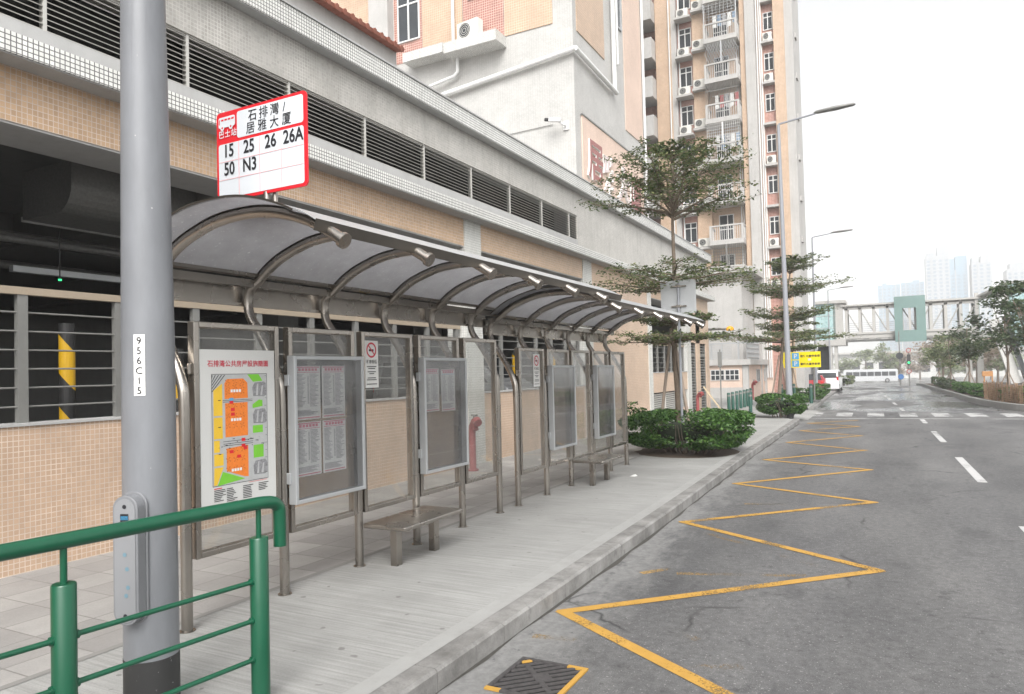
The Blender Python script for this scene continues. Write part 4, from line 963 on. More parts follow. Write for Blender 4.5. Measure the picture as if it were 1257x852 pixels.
for i, ch in enumerate('石排灣/'): stext(ch, .082, .425+.122*i-(.02 if ch == '/' else 0), .835, bold=.004)
for i, ch in enumerate('居雅大厦'): stext(ch, .082, .40+.132*i, .700, bold=.004)
ob('stop_name', b, [M['ink']], bs); b = MB()
for i, ch in enumerate('巴士站'): stext(ch, .054, .063+.073*i, .715, 0, bold=.012)
ob('caption', b, [M['sign_white']], bs); b = MB()
# small bus pictogram
def pic(u0, v0, u1, v1, mi, d=.0045): b.quad((sx0+u0*SW, SYf-d, sz0+v0*SH), (sx0+u1*SW, SYf-d, sz0+v0*SH), (sx0+u1*SW, SYf-d, sz0+v1*SH), (sx0+u0*SW, SYf-d, sz0+v1*SH), mi)
b.add([(sx0+u*SW, SYf-.0045, sz0+v*SH) for u, v in rrect(.195, .12, .022, x=.03, y=.822)], [tuple(range(24))], 1)
for k in range(4): pic(.062+.04*k, .898, .092+.04*k, .918, 2, .0055)
pic(.036, .862, .046, .92, 2, .0055)
for u in (.075, .175):
    for r_, mi, d in ((.03, 1, .005), (.012, 2, .0056)):
        b.add([(sx0+u*SW+r_*.62*math.cos(R(30*k)), SYf-d, sz0+.822*SH+r_*.62*math.sin(R(30*k))) for k in range(12)], [tuple(range(12))], mi)
ob('bus_symbol', b, [M['ink'], M['sign_white'], M['red']], bs)
b = MB(); b.tube([(-3.50,3.305,2.735), (-3.50,3.305,2.90)], .021, 14); b.tube([(-3.452,3.33,2.74), (-3.452,3.33,3.3)], .017, 12); b.box(-3.56, -3.40, 3.303, 3.315, 3.05, 3.08); ob('bracket', b, M['steel'], bs)
b = MB(); b.box(-3.525, -3.478, 3.281, 3.284, 2.79, 2.838, 0); b.text('2691', .026, (-3.524, 3.2795, 2.802), XD, ZD, 1, 'LEFT', .01, .75); ob('number_sticker', b, [M['paper'], M['ink']], bs)
# grey back of the next sign, on its own pole in the hedge
b2 = thing('blank_sign', 'plain grey back of a square sign on a pole among the tree leaves', 'sign', (-3.9, 14.85, 0))
b = MB(); b.prism(rrect(.74, .70, .03), (-4.285, 14.86, 2.86), XD, ZD, (0,.012,0)); ob('sign_plate', b, M['alu'], b2)
b = MB(); b.tube([(-3.9,14.81,0), (-3.9,14.81,3.5)], .028, 12); ob('pole', b, M['pole'], b2)
b = MB()
for z in (3.0, 3.42): b.box(-4.06, -3.74, 14.83, 14.86, z, z+.03); b.box(-3.94, -3.86, 14.775, 14.86, z-.01, z+.04)
ob('clamp', b, M['steel'], b2)

# ------------------------------------------------------------------ benches
def bench(y, label, dx=0):
    t = thing('bench', label, 'bench', (-4.0+dx, y, 0), 'steel benches under the shelters')
    b = MB(); b.box(-.235, .235, -.475, .475, .348, .39); ob('seat', b, M['steel'], t, .012, local=True)
    for s in (-.30, .30):
        l = MB(); l.box(-.036, .036, s-.04, s+.04, 0, .345); ob('leg', l, M['steel'], t, .004, local=True)
    return t
bn = bench(5.54, 'steel bench in front of the timetable case of the nearer shelter', -.01)
o = dup(bn, (-4.01, 10.33, 0), 'steel bench at the farther shelter, beside the hedge')

# ------------------------------------------------------------------ green railing in the foreground
gr = thing('green_railing', 'glossy green tubular railing in the left foreground', 'railing', (-3.0, 2.2, 0))
def gp(y): t = (y-1.77)/(2.717-1.77); return -3.077+t*(.1)
b = MB(); b.tube(smooth_path([(gp(-.6),-.6,1.05), (gp(1.5),1.5,1.05), (gp(2.5),2.5,1.05), (gp(2.76)+.005,2.76,1.048), (gp(2.83)+.0,2.835,1.02), (gp(2.85),2.85,.965), (gp(2.85),2.85,.80)], 6), .034, 18); ob('top_rail', b, M['green'], gr)
for y in (-.12, .82, 1.77, 2.717):
    x = gp(y); b = MB(); b.tube([(x,y,0), (x,y,.868), (x,y,.874)], [.048,.048,.044], 20); ob('post', b, M['green'], gr)
    b = MB(); b.tube([(x,y,.87), (x,y,1.03)], .014, 12); ob('spindle', b, M['green'], gr)
for y0, y1 in ((-.12,.82), (.82,1.77), (1.77,2.717)):
    for z in (.65, .45, .25):
        b = MB(); b.tube([(gp(y0),y0+.03,z), (gp(y1),y1-.03,z)], .0125, 10)
        for yy in (y0+.048, y1-.048): b.tube([(gp(yy),yy-.006,z), (gp(yy),yy+.006,z)], .02, 10)
        ob('crossbar', b, M['green'], gr)

# ------------------------------------------------------------------ lamp posts
def lamp(x, y, z0, h, r0, r1, label, tilt=0, arm=1.15, head=1.25, near=False):
    t = thing('lamp_post', label, 'lamp post', (x, y, z0), 'grey lamp posts along the road')
    b = MB()
    if near: b.tube([(x-.0,y,.30), (x,y,1.9), (x-.01,y,3.7), (x-.02,y,10)], [.1315,.127,.108,.055], 40)
    else: b.tube([(x,y,z0+.45), (x+tilt*.4,y,z0+h*.4), (x+tilt,y,z0+h)], [r0, lerp(r0, r1, .45), r1], 18)
    ob('pole', b, M['pole_near'] if near else M['pole'], t)
    b = MB(); rr = .133 if near else r0+.004
    b.tube([(x,y,z0), (x,y,z0+(.30 if near else .45))], rr, 40 if near else 18); ob('base_band', b, M['chipped'], t)
    e = Vector((x+tilt if not near else x-.02, y, z0+h))
    b = MB(); b.tube([e+Vector((0,0,-.15)), e+Vector((.02,0,.02)), e+Vector((arm,0,.16))], [r1*.9, r1*.7, .03], 10); ob('arm', b, M['pole'], t)
    b = MB(); s = e+Vector((arm-.05,0,.165)); b.tube([s, s+Vector((.1,0,.02)), s+Vector((head*.5,0,.06)), s+Vector((head*.95,0,.10)), s+Vector((head,0,.10))], [.04,.10,.13,.09,.02], 12)
    for i, (px, py, pz) in enumerate(b.v): b.v[i] = (px, py, s.z+(pz-s.z)*.55+.02)
    ob('lamp_head', b, M['rail_grey'], t); return t
def chipped():
    m, t, b = nodes('chipped_black_paint'); n = noise(t, pos(t), 45, 4, .7); z = sepx(t, pos(t), 2)
    f = ramp(t, n, .67, .70)
    L(t, mix(t, f, (.025,.025,.025), (.5,.5,.5)), b.inputs['Base Color']); b.inputs['Roughness'].default_value = .6; return m
M['chipped'] = chipped()
nl = lamp(-3.437, 2.42, 0, 10, .13, .055, 'thick grey lamp post in the left foreground with a number plate and card reader', near=True)
# number plate and reader face the camera side of the near pole
pc = Vector((-3.437, 2.42, 0))
def polar(ang, r, z): return Vector((pc.x+r*math.cos(ang), pc.y+r*math.sin(ang), z))
fa_ = math.atan2(-2.42, 3.437)                              # towards the street corner
def plate(ang0, ang1, z0, z1, r):
    m = MB(); n = 6; v = []
    for i in range(n+1):
        a = lerp(ang0, ang1, i/n); v += [polar(a, r, z0), polar(a, r, z1)]
    return m.add(v, [(2*i, 2*i+2, 2*i+3, 2*i+1) for i in range(n)], 0, True)
a0 = fa_-.33; m = plate(a0-.21, a0+.21, 1.635, 1.945, .1295)
tang = Vector((-math.sin(a0), math.cos(a0), 0)); ctr = polar(a0, .133, 0)
for i, ch in enumerate('956C15'): m.text(ch, .05, ctr+Vector((0,0,1.945-.048-i*.0505)), tang, ZD, 1, 'CENTER', .0)
ob('number_plate', m, [M['paper'], M['ink']], nl)
# rounded card reader
a1 = fa_-.62; tg = Vector((-math.sin(a1), math.cos(a1), 0)); nr = Vector((math.cos(a1), math.sin(a1), 0)); o0 = pc+nr*.118
def stad(w_, h, n=8, y0=0): return rrect(w_, h, w_/2*.96, n, -w_/2, y0)
m = MB(); m.prism(stad(.150, .66), o0+Vector((0,0,.495)), tg, ZD, nr*.012, 0); m.prism(stad(.136, .636, y0=.012), o0+nr*.012+Vector((0,0,.495)), tg, ZD, nr*.062, 0)
rd = ob('card_reader', m, M['reader'], nl, .004)
m = MB(); m.prism(stad(.112, .605, y0=.028), o0+nr*.0745+Vector((0,0,.495)), tg, ZD, nr*.003, 0); ob('face_plate', m, M['reader_face'], rd)
m = MB(); f0 = o0+nr*.0795+Vector((0,0,.495))
def fr(u0, v0, u1, v1, mi): m.quad(f0+tg*u0+ZD*v0, f0+tg*u1+ZD*v0, f0+tg*u1+ZD*v1, f0+tg*u0+ZD*v1, mi)
fr(-.022,.47,.022,.56,0); fr(-.020,.53,.020,.55,1)
for v in (.06, .595):
    m.add([f0+tg*.011*math.cos(R(45*k))+ZD*(v+.011*math.sin(R(45*k))) for k in range(8)], [tuple(range(8))], 0)
for u, v in ((.0,.36),(.012,.29),(.016,.2),(.006,.16)): m.add([f0+tg*(u+.011*math.cos(R(45*k)))+ZD*(v+.011*math.sin(R(45*k))) for k in range(8)], [tuple(range(8))], 2)
ob('display', m, [M['ink'], M['blue'], paint('pale_blue_mark', (.13,.22,.27), .5)], rd)
lamp(-3.06, 25.3, 0, 9.8, .105, .05, 'tall grey lamp post with a black foot in the round hedge past the shelters', -.05)
lamp(-4.28, 48.8, 0, 9.8, .09, .045, 'second tall lamp post, beyond the yellow parking sign', .05)
lamp(-5.6, 79, gz(79), 9.7, .09, .045, 'farthest lamp post, beside the footbridge tower', .05)

# ------------------------------------------------------------------ drain grate by the kerb
dg = thing('drain_grate', 'square iron drain grate with yellow corners by the kerb', 'drain grate', (-1.93, 3.88, -.13))
gx0, gx1, gy0, gy1 = -2.16, -1.71, 3.62, 4.12
b = MB(); b.quad((gx0,gy0,-.127), (gx1,gy0,-.127), (gx1,gy1,-.127), (gx0,gy1,-.127)); ob('pit', b, M['grate_pit'], dg)
b = MB(); 
for x0, x1, y0, y1 in ((gx0,gx0+.03,gy0+.03,gy1),(gx0+.1,gx1-.03,gy0,gy0+.03),(gx0+.03,gx1-.13,gy1-.03,gy1)): b.box(x0, x1, y0, y1, -.127, -.116)
b.box(gx1-.03, gx1, gy0, gy1, -.127, -.1155, 1); b.box(gx1-.13, gx1-.03, gy1-.03, gy1, -.127, -.1152, 1); b.box(gx0, gx0+.1, gy0, gy0+.03, -.127, -.1152, 1)
WY = worn('worn_yellow', (.44,.25,.045), .72)
ob('frame', b, [M['grate'], WY], dg)
b = MB(); cx_, cy2 = (gx0+gx1)/2, (gy0+gy1)/2; hw, hh = (gx1-gx0)/2-.03, (gy1-gy0)/2-.03
dv = Vector((1, 1, 0)).normalized(); pv = Vector((-1, 1, 0)).normalized()
for k in range(-6, 7):
    c = Vector((cx_, cy2, -.120))+pv*k*.052; lo, hi = -1.0, 1.0
    for a_, b_, e_ in ((dv.x, c.x-cx_, hw), (dv.y, c.y-cy2, hh)):
        t0, t1 = (-e_-b_)/a_, (e_-b_)/a_; lo, hi = max(lo, t0), min(hi, t1)
    if hi-lo > .03: b.obox(c+dv*(lo+hi)/2, dv*(hi-lo)/2, pv*.0115, (0,0,.004), 1 if (k >= 5 or k <= -5) else 0)
b.obox((cx_, cy2, -.119), pv*.20, dv*.016, (0,0,.0042)); b.obox((cx_+.02, cy2+.02, -.1185), dv*.05, pv*.05, (0,0,.0042))
ob('bars', b, [M['grate'], paint('yellowed_iron', (.40,.23,.045), .7, 0, .3, 30)], dg)

# ------------------------------------------------------------------ plants
def leaf_arrays(C, size, rng, flat=.5, asp=.5):
    """one small folded-free quad leaf at every centre"""
    n = len(C); a = rng.uniform(0, 2*np.pi, n); s = size*rng.uniform(.6, 1.25, n)
    nz = rng.normal(0, flat, (n, 2)); nrm = np.stack([nz[:, 0], nz[:, 1], np.ones(n)], 1); nrm /= np.linalg.norm(nrm, axis=1)[:, None]
    u = np.stack([np.cos(a), np.sin(a), np.zeros(n)], 1); u -= nrm*(u*nrm).sum(1)[:, None]; u /= np.linalg.norm(u, axis=1)[:, None]; v = np.cross(nrm, u)
    L1 = u*s[:, None]; W1 = v*(s*asp)[:, None]
    V = np.stack([C-L1, C-W1, C+L1, C+W1], 1).reshape(-1, 3)
    F = np.arange(4*n).reshape(-1, 4)
    return V, F
def leaf_ob(name, C, size, mat, parent, seed, flat=.5, asp=.5):
    rng = np.random.default_rng(seed); V, F = leaf_arrays(np.asarray(C), size, rng, flat, asp)
    off = wloc(parent)
    me = mesh_from(name, V, F.tolist(), [mat], off=off, uv=False); o = bpy.data.objects.new(name, me); COL.objects.link(o); o.parent = parent; return o
def tiered_tree(loc, label, trunk, tiers, seed, leaf=.045, dens=55, r0=.085, stakes=(), group=None, cat='tree', name='almond_tree', mat='leaf_tree'):
    """layered crown: every tier is a whorl of limbs with twigs that carry flat pads of leaves.
    tiers: (z, radius, limbs, rise, squash x, shift x)"""
    rr = random.Random(seed); rng = np.random.default_rng(seed)
    t = thing(name, label, cat, loc, group); x0, y0, z0 = loc
    H = max(z for z, *_ in tiers); tp = smooth_path([(x0+dx, y0+dy, z0+z) for dx, dy, z in trunk], 5)
    b = MB(); n = len(tp); zt = [p.z-z0 for p in tp]
    b.tube(tp, [lerp(r0, .018, min(1, max(0, (z/max(zt))**.9))) for z in zt], 12)
    def trunk_at(z):
        for p, q in zip(tp, tp[1:]):
            if q.z-z0 >= z: return p.lerp(q, (z-(p.z-z0))/max(1e-5, q.z-p.z))
        return tp[-1].copy()
    C = []
    for (z, rad, nl, rise, sq, sh) in tiers:
        a0 = rr.random()*6.28
        for k in range(nl):
            a = a0+k*6.283/nl+rr.uniform(-.3, .3); ln = rad*rr.uniform(.68, 1.08); s = trunk_at(z+rr.uniform(-.07, .07))
            d = Vector((math.cos(a)*sq, math.sin(a), 0)); dr = d*ln+Vector((sh*.6, 0, 0))
            pts = [s]
            for f in (.3, .6, 1.0): pts.append(s+dr*f+Vector((rr.uniform(-.06,.06), rr.uniform(-.06,.06), rise*(f**.75)*rr.uniform(.8,1.2))))
            pp = smooth_path(pts, 4); m_ = len(pp); rb = .012+.011*rad
            b.tube(pp, [lerp(rb, .005, i/(m_-1)) for i in range(m_)], 6)
            for i in range(int(m_*.28), m_):
                f = i/(m_-1); c = pp[i]; side = Vector((-d.y, d.x, 0)).normalized()
                for sgn in (-1, 1):
                    if rr.random() < .12: continue
                    tl = rad*(.20+.26*(1-abs(f-.65)))*rr.uniform(.5, 1.15)
                    e = c+(side*sgn+d.normalized()*.55).normalized()*tl+Vector((0,0,rr.uniform(-.03,.09)))
                    b.tube([c, c.lerp(e, .5)+Vector((0,0,.02)), e], [.006, .004, .003], 4, cap=False)
                    nn = int(dens*rr.uniform(.35, 1.2))
                    ts = rng.uniform(.15, 1.1, nn)[:, None]
                    C.append(np.array(c)*(1-ts)+np.array(e)*ts+rng.normal(0, 1, (nn, 3))*np.array([.075, .075, .03])*max(.6, rad/1.5)+np.array([0,0,.02]))
    ob('trunk', b, M['bark'], t)
    leaf_ob('crown', np.concatenate(C), leaf, M[mat], t, seed, .45, .48)
    for (ax, ay, az, bx, by, bz) in stakes:
        s = MB(); s.tube([(x0+ax,y0+ay,z0+az), (x0+bx,y0+by,z0+bz)], .035, 8); ob('support_stake', s, M['stake'], t)
    return t
tiered_tree((-4.10,15.3,0), 'slender tiered tree rising from the clipped hedge beside the far shelter', [(.02,0,0),(.0,0,1.2),(-.04,0,2.2),(0,0,3.5),(.0,0,5.0),(.05,0,6.0),(.08,0,6.55)],
    [(2.25,1.30,7,.10,1,.0),(2.62,1.0,5,.10,1,0),(3.45,1.75,7,.12,1,.05),(3.7,1.3,5,.14,1,0),(5.0,1.65,7,.50,1,-.05),(5.12,1.45,6,.85,1,.05),(5.3,1.25,6,.95,1,.1),(5.75,1.0,5,.6,1,.1),(6.2,.6,5,.3,1,.05)], 11, .043, 27, .085,
    stakes=((-.5,.1,0,-.1,0,2.6),(.38,-.3,0,-.02,0,2.2)))
tiered_tree((-4.45,33,0), 'tiered tree behind the tall lamp post, over the yellow parking sign', [(0,0,0),(.15,0,1.6),(.28,0,3),(.45,0,4.6),(.8,0,6.4)],
    [(2.75,2.3,8,.25,1.15,-.5),(3.2,1.2,5,.35,1,0),(3.75,1.9,7,.35,1,.3),(4.6,1.5,6,.45,1,.2),(4.9,1.9,6,.35,1,.4),(5.7,1.3,6,.45,1,.35),(6.1,.7,5,.3,1,.2)], 23, .064, 24, .09, stakes=((-.35,0,0,.1,0,2.2),(.45,.2,0,.15,0,2.3)))
tiered_tree((-5.2,44,0), 'small tiered tree between the parking sign and the parked cars', [(0,0,0),(.1,0,2),(.3,0,5)],
    [(2.6,1.6,6,.15,1,.3),(3.4,1.6,6,.2,1,.2),(4.3,1.2,5,.3,1,.2)], 31, .09, 26, .08, stakes=((-.4,0,0,.05,0,2),(.4,0,0,.05,0,2)))
def hedge(loc, size, label, seed, n, leaf=.035, mat='leaf_bush', spikes=(), name='clipped_hedge', group='clipped hedges along the pavement', cat='hedge', taper=.2):
    t = thing(name, label, cat, loc, group); rng = np.random.default_rng(seed); rr = random.Random(seed)
    lx, ly, h = size
    def surf(m_):
        d = rng.normal(0, 1, (m_, 3)); d /= np.linalg.norm(d, axis=1)[:, None]
        q = np.sign(d)*np.abs(d)**.42; q /= np.maximum(1e-6, (np.abs(q)**4).sum(1)**.25)[:, None]
        return q, d
    q, d = surf(n); lump = 1+.045*np.sin(q[:,0]*5+seed)*np.cos(q[:,1]*4)+.04*np.sin(q[:,2]*7+q[:,0]*9)
    f = rng.uniform(.86, 1.03, n)*lump
    C = q*f[:, None]*np.array([lx/2, ly/2, h*.42]); C[:, 2] += h*.56
    low = C[:, 2] < h*.22; keep = ~(low & (rng.random(n) < .6)) & (C[:, 2] > .05); C = C[keep]
    s = 1-taper*np.clip(1-C[:, 2]/h, 0, 1)**2; C[:, 0] *= s; C[:, 1] *= s
    for sx_, sy_, sz_ in spikes: C = np.concatenate([C, np.array([sx_, sy_, h*.9])+rng.normal(0, 1, (90, 3))*np.array([.07,.07,.0])+np.array([0,0,1])*rng.uniform(0, sz_, 90)[:, None]])
    C = C+np.array(loc)
    leaf_ob('leaves', C, leaf, M[mat], t, seed, .8, .62)
    q, d = surf(700); 
    b = MB()
    for k in range(26):
        a = rr.random()*6.28; x, y = lx*.3*math.cos(a)*rr.random(), ly*.3*math.sin(a)*rr.random()
        b.tube([(loc[0]+x*.8, loc[1]+y*.8, loc[2]), (loc[0]+x*1.2, loc[1]+y*1.2, loc[2]+h*.35), (loc[0]+x*1.5+rr.uniform(-.1,.1), loc[1]+y*1.5, loc[2]+h*.7)], [.016,.011,.006], 5)
    ob('stems', b, M['bark'], t)
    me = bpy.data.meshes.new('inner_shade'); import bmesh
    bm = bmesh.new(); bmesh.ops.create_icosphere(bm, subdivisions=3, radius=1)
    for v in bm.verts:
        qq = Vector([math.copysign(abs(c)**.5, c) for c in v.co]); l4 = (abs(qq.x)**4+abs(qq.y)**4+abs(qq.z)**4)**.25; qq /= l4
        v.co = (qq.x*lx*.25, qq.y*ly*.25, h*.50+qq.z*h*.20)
    bm.to_mesh(me); bm.free(); me.materials.append(M['bushcore']); o = bpy.data.objects.new('inner_shade_core', me); COL.objects.link(o); o.parent = t  # solid dark core painted as shade between the leaves, not modelled twigs
    return t
hedge((-3.72,14.75,.0), (2.45,2.3,.86), 'broad clipped green hedge at the foot of the tiered tree', 3, 30000, .036, spikes=((-1.05,-.6,.28),(-.95,-.3,.15)))
so1 = MB(); so1.add([(-3.80+1.03*math.cos(R(k*15))*(1+.05*math.sin(k*3)), 14.75+1.12*math.sin(R(k*15)), .006) for k in range(24)], [tuple(range(24))]); ob('planting_soil', so1, M['soil'], kind='structure')
hedge((-3.35,25.7,.0), (1.6,1.7,.8), 'round clipped hedge around the foot of the tall lamp post', 5, 9000, .05)
hedge((-3.95,38.6,gz(38.6)), (1.9,2.6,.68), 'clipped hedge under the yellow parking sign', 6, 4000, .06)
hedge((-3.95,48.0,gz(48)), (1.0,2.2,.75), 'small clipped hedge in front of the white van', 8, 2600, .06)
hedge((-4.6,84,gz(84)), (2,5,1.1), 'low shrubs at the foot of the footbridge tower', 9, 2500, .1, 'leaf_pale')

# ------------------------------------------------------------------ hydrants, bollards, small street things
def hydrant(x, y, h, label, rz=0):
    t = thing('fire_hydrant', label, 'fire hydrant', (x, y, 0), 'red pillar hydrants along the wall')
    b = MB(); b.tube([(x,y,0), (x,y,h*.72), (x+.02,y-.02,h*.84), (x+.10,y-.08,h*.95), (x+.19,y-.15,h*.98)], [.062,.062,.064,.066,.06], 14); b.tube([(x,y,0), (x,y,.03)], .10, 14); ob('pillar', b, M['hydrant'], t)
    b = MB(); b.tube([(x+.18,y-.14,h*.98), (x+.24,y-.19,h*.93)], [.075,.075], 12); b.tube([(x+.10,y-.08,h*.92), (x+.16,y-.13,h*.80)], [.04,.05], 10); ob('outlet', b, M['hydrant'], t)
    b = MB(); b.tube([(x+.10,y-.08,h*.99), (x+.10,y-.08,h*1.07)], .025, 8); b.tube([(x+.04,y-.08,h*1.07), (x+.16,y-.08,h*1.07)], .018, 8); b.tube([(x-.17,y,h*.62), (x-.02,y,h*.62)], .022, 8); ob('valve', b, M['rail_grey'], t); return t
hydrant(-6.62, 10.9, .92, 'red pillar hydrant seen through the shelter glass')
hydrant(-6.72, 27.9, .78, 'red pillar hydrant by the louvred doors, behind the tree stakes')
hydrant(-6.6, 39.5, .98, 'red pillar hydrant at the annex wall beside the bollards')
hydrant(-6.9, 57, .9, 'red pillar hydrant far along the annex wall, by the tall lamp post')
bo_ = thing('bollard', 'x', 'bollard', (0,0,0), 'dark green bollards at the driveway')
b = MB(); b.tube([(0,0,0), (0,0,.72), (0,0,.75)], [.066,.066,.05], 16); ob('post', b, M['dkgreen'], bo_, local=True)
b = MB(); b.tube([(0,0,.60), (0,0,.67)], .068, 16); ob('band', b, M['rail_grey'], bo_, local=True)
row = [(-5.64,28.4),(-5.66,29.3),(-5.67,30.2),(-5.69,31.1),(-5.70,32.0),(-5.72,32.9),(-5.74,33.9)]
bo_.location = (*row[0], 0); bo_['label'] = 'first green bollard of the close row, next to the leaning plank'
ordn = ['second', 'third', 'fourth', 'fifth', 'sixth', 'last']
for nme, (x, y) in zip(ordn, row[1:]): dup(bo_, (x, y, 0), '%s green bollard of the close row, counted from the leaning plank' % nme)
dup(bo_, (-4.84, 28.4, 0), 'single green bollard standing in front of the close row')
dup(bo_, (-4.62, 35.4, 0), 'green bollard behind the round hedge, left of the tall lamp post').scale = (1.1, 1.1, 1.2)
dup(bo_, (-4.1, 35.6, 0), 'green bollard just right of the tall lamp post').scale = (1.1, 1.1, 1.2)
dup(bo_, (-3.35, 35.4, 0), 'green bollard at the kerb in front of the clipped hedge').scale = (1.1, 1.1, 1.2)
b = MB(); b.obox((-6.47, 29.4, .48), (.35,.0,-.49), (0,.09,0), (.012,0,.009)); ob('leaning_plank', b, M['plank'], label='pale timber plank leaning beside the bollards', cat='plank')
t = thing('sign_post', 'thin grey post with a narrow plate between the plank and the bollards', 'sign post', (-6.05, 29, 0))
b = MB(); b.tube([(-6.05,29,0), (-6.05,29,2.45)], .028, 8); ob('post', b, M['rail_grey'], t)
b = MB(); b.box(-6.13, -5.97, 28.96, 28.975, 1.75, 2.35); ob('plate', b, M['rail_grey'], t)
b = MB(); b.add([(-3.79,11.06,.004),(-3.70,11.04,.006),(-3.67,11.11,.012),(-3.72,11.15,.03),(-3.78,11.12,.008)], [(0,1,2,3,4)]); b.add([(-3.78,11.12,.009),(-3.72,11.15,.031),(-3.76,11.16,.02)], [(0,1,2)])
ob('paper_scrap', b, M['paper'], label='small white paper scrap lying on the pavement past the farther bench', cat='litter')
# yellow parking sign
ps_ = thing('parking_sign', 'yellow parking sign with two blue P squares and black lettering', 'parking sign', (-3.7, 37, 0))
b = MB(); b.box(-4.72, -3.02, 36.99, 37.03, 1.64, 2.39); ob('sign_plate', b, M['sign_yellow'], ps_)
b = MB()
for z in (1.68, 2.04):
    b.quad((-4.30,36.985,z), (-3.98,36.985,z), (-3.98,36.985,z+.31), (-4.30,36.985,z+.31), 0); b.text('P', .30, (-4.14,36.98,z+.05), XD, ZD, 1, 'CENTER', .02)
ob('parking_symbol', b, [M['blue'], M['sign_white']], ps_); b = MB(); b.text('居雅大廈停車場', .125, (-3.49,36.98,2.14), XD, ZD, 2, 'CENTER', .02); b.text('業興大廈停車場', .125, (-3.49,36.98,1.76), XD, ZD, 2, 'CENTER', .02)
b.quad((-3.58,36.982,1.97), (-3.44,36.982,1.97), (-3.44,36.982,2.07), (-3.58,36.982,2.07), 1)
ob('lettering', b, [M['blue'], M['sign_white'], M['ink']], ps_)
for x in (-4.4, -3.35): b = MB(); b.tube([(x,37.06,0), (x,37.06,2.3)], .035, 8); ob('post', b, M['rail_grey'], ps_)

# ------------------------------------------------------------------ vehicles
def vehicle(name, label, cat, loc, rz, prof, W, paintm, wins, wheels, wr, lamps, group=None, rear_win=None, tumble=.88, sill=.0):
    """body from a side profile (y forward, z up), narrowed above the waist; windows are thin panes just proud of the body"""
    t = thing(name, label, cat, loc, group); t.rotation_euler = (0, 0, rz)
    b = MB(); n = len(prof); zmax = max(z for _, z in prof); zw = sill
    wd = lambda z: W/2*(1-(1-tumble)*max(0, (z-zw)/(zmax-zw)))
    v = [(-wd(z), y, z) for y, z in prof]+[(wd(z), y, z) for y, z in prof]
    b.add(v, [tuple(range(n)), tuple(range(n, 2*n))[::-1]]+[(i, n+i, n+(i+1) % n, (i+1) % n) for i in range(n)])
    ob('body', b, paintm, t, .05, local=True)
    g = MB()
    for poly in wins:
        for s in (-1, 1): 
            q = [(s*(wd(z)+.006), y, z) for y, z in poly]; g.add(q if s > 0 else q[::-1], [tuple(range(len(q)))])
    ob('side_window', g, M['win_dark'], t, local=True)
    for (y0, z0, y1, z1, f) in (rear_win or []):
        g = MB(); dn = Vector((0, z1-z0, -(y1-y0))).normalized()*.012*(-1 if (y0+y1) < 0 else 1)
        if (y0+y1) < 0: dn = Vector((0, -abs(dn.y), abs(dn.z)))
        else: dn = Vector((0, abs(dn.y), abs(dn.z)))
        g.add([Vector((x, y, z))+dn for x, y, z in ((-wd(z0)*f, y0, z0), (wd(z0)*f, y0, z0), (wd(z1)*f, y1, z1), (-wd(z1)*f, y1, z1))], [(0,1,2,3)]); ob('windscreen', g, M['win_dark'], t, local=True)
    for y in wheels:
        for s in (-1, 1):
            w_ = MB(); w_.tube([(s*(W/2-.17), y, wr), (s*(W/2+.01), y, wr)], wr, 20); wo_ = ob('wheel', w_, M['tyre'], t, .02, local=True)
            h = MB(); h.tube([(s*(W/2-.02), y, wr), (s*(W/2+.018), y, wr)], wr*.58, 14); ob('hub', h, M['hub'], wo_, local=True)
    for (y, z0, z1, mt, nm, iw) in lamps:
        for s in (-1, 1):
            l = MB(); l.box(s*(W/2*iw), s*(W/2-.03), y-.02, y+.02, z0, z1); ob(nm, l, M[mt], t, .01, local=True)
    pl = MB(); yr0 = prof[0][0]; pl.box(-.26, .26, yr0-.02, yr0-.005, .55, .66); ob('number_plate', pl, M['paper'], t, local=True)
    return t
vehicle('parked_van', 'white van parked beyond the red car, seen from behind', 'van', (-4.50, 62.1, gz(60)-.12), 0,
        [(-2.0,.25),(-2.08,.8),(-1.95,1.58),(-1.8,1.7),(1.0,1.72),(1.75,1.2),(2.1,1.0),(2.15,.3)], 1.66, M['car_white'],
        [[(-1.8,1.15),(-.7,1.15),(-.7,1.55),(-1.55,1.55)], [(-.6,1.15),(.3,1.15),(.3,1.55),(-.6,1.55)], [(.4,1.15),(1.55,1.15),(1.0,1.55),(.4,1.55)]], (-1.35, 1.35), .31,
        [(-2.04,.85,1.2,'lamp_red','tail_lamp',.80), (2.1,.6,.8,'lamp_clear','head_lamp',.6)], rear_win=[(-2.045,1.12,-1.98,1.5,.84), (1.05,1.67,1.55,1.25,.9)], sill=1.0)
vehicle('parked_car', 'red hatchback parked under the tree behind the yellow sign', 'car', (-5.4, 60.0, gz(59)-.12), 0,
        [(-1.9,.25),(-1.95,.75),(-1.75,.93),(-1.35,1.32),(.2,1.35),(1.0,.96),(1.85,.8),(1.95,.3)], 1.66, M['car_red'],
        [[(-1.35,.98),(-.35,.98),(-.35,1.36),(-1.15,1.34)], [(-.27,.98),(.75,.98),(.2,1.36),(-.27,1.36)]], (-1.25, 1.2), .3,
        [(-1.9,.72,.9,'lamp_red','tail_lamp',.72), (1.9,.55,.7,'lamp_clear','head_lamp',.6)], rear_win=[(-1.70,.99,-1.38,1.38,.82), (.26,1.40,.95,1.0,.9)], sill=.9, tumble=.8)
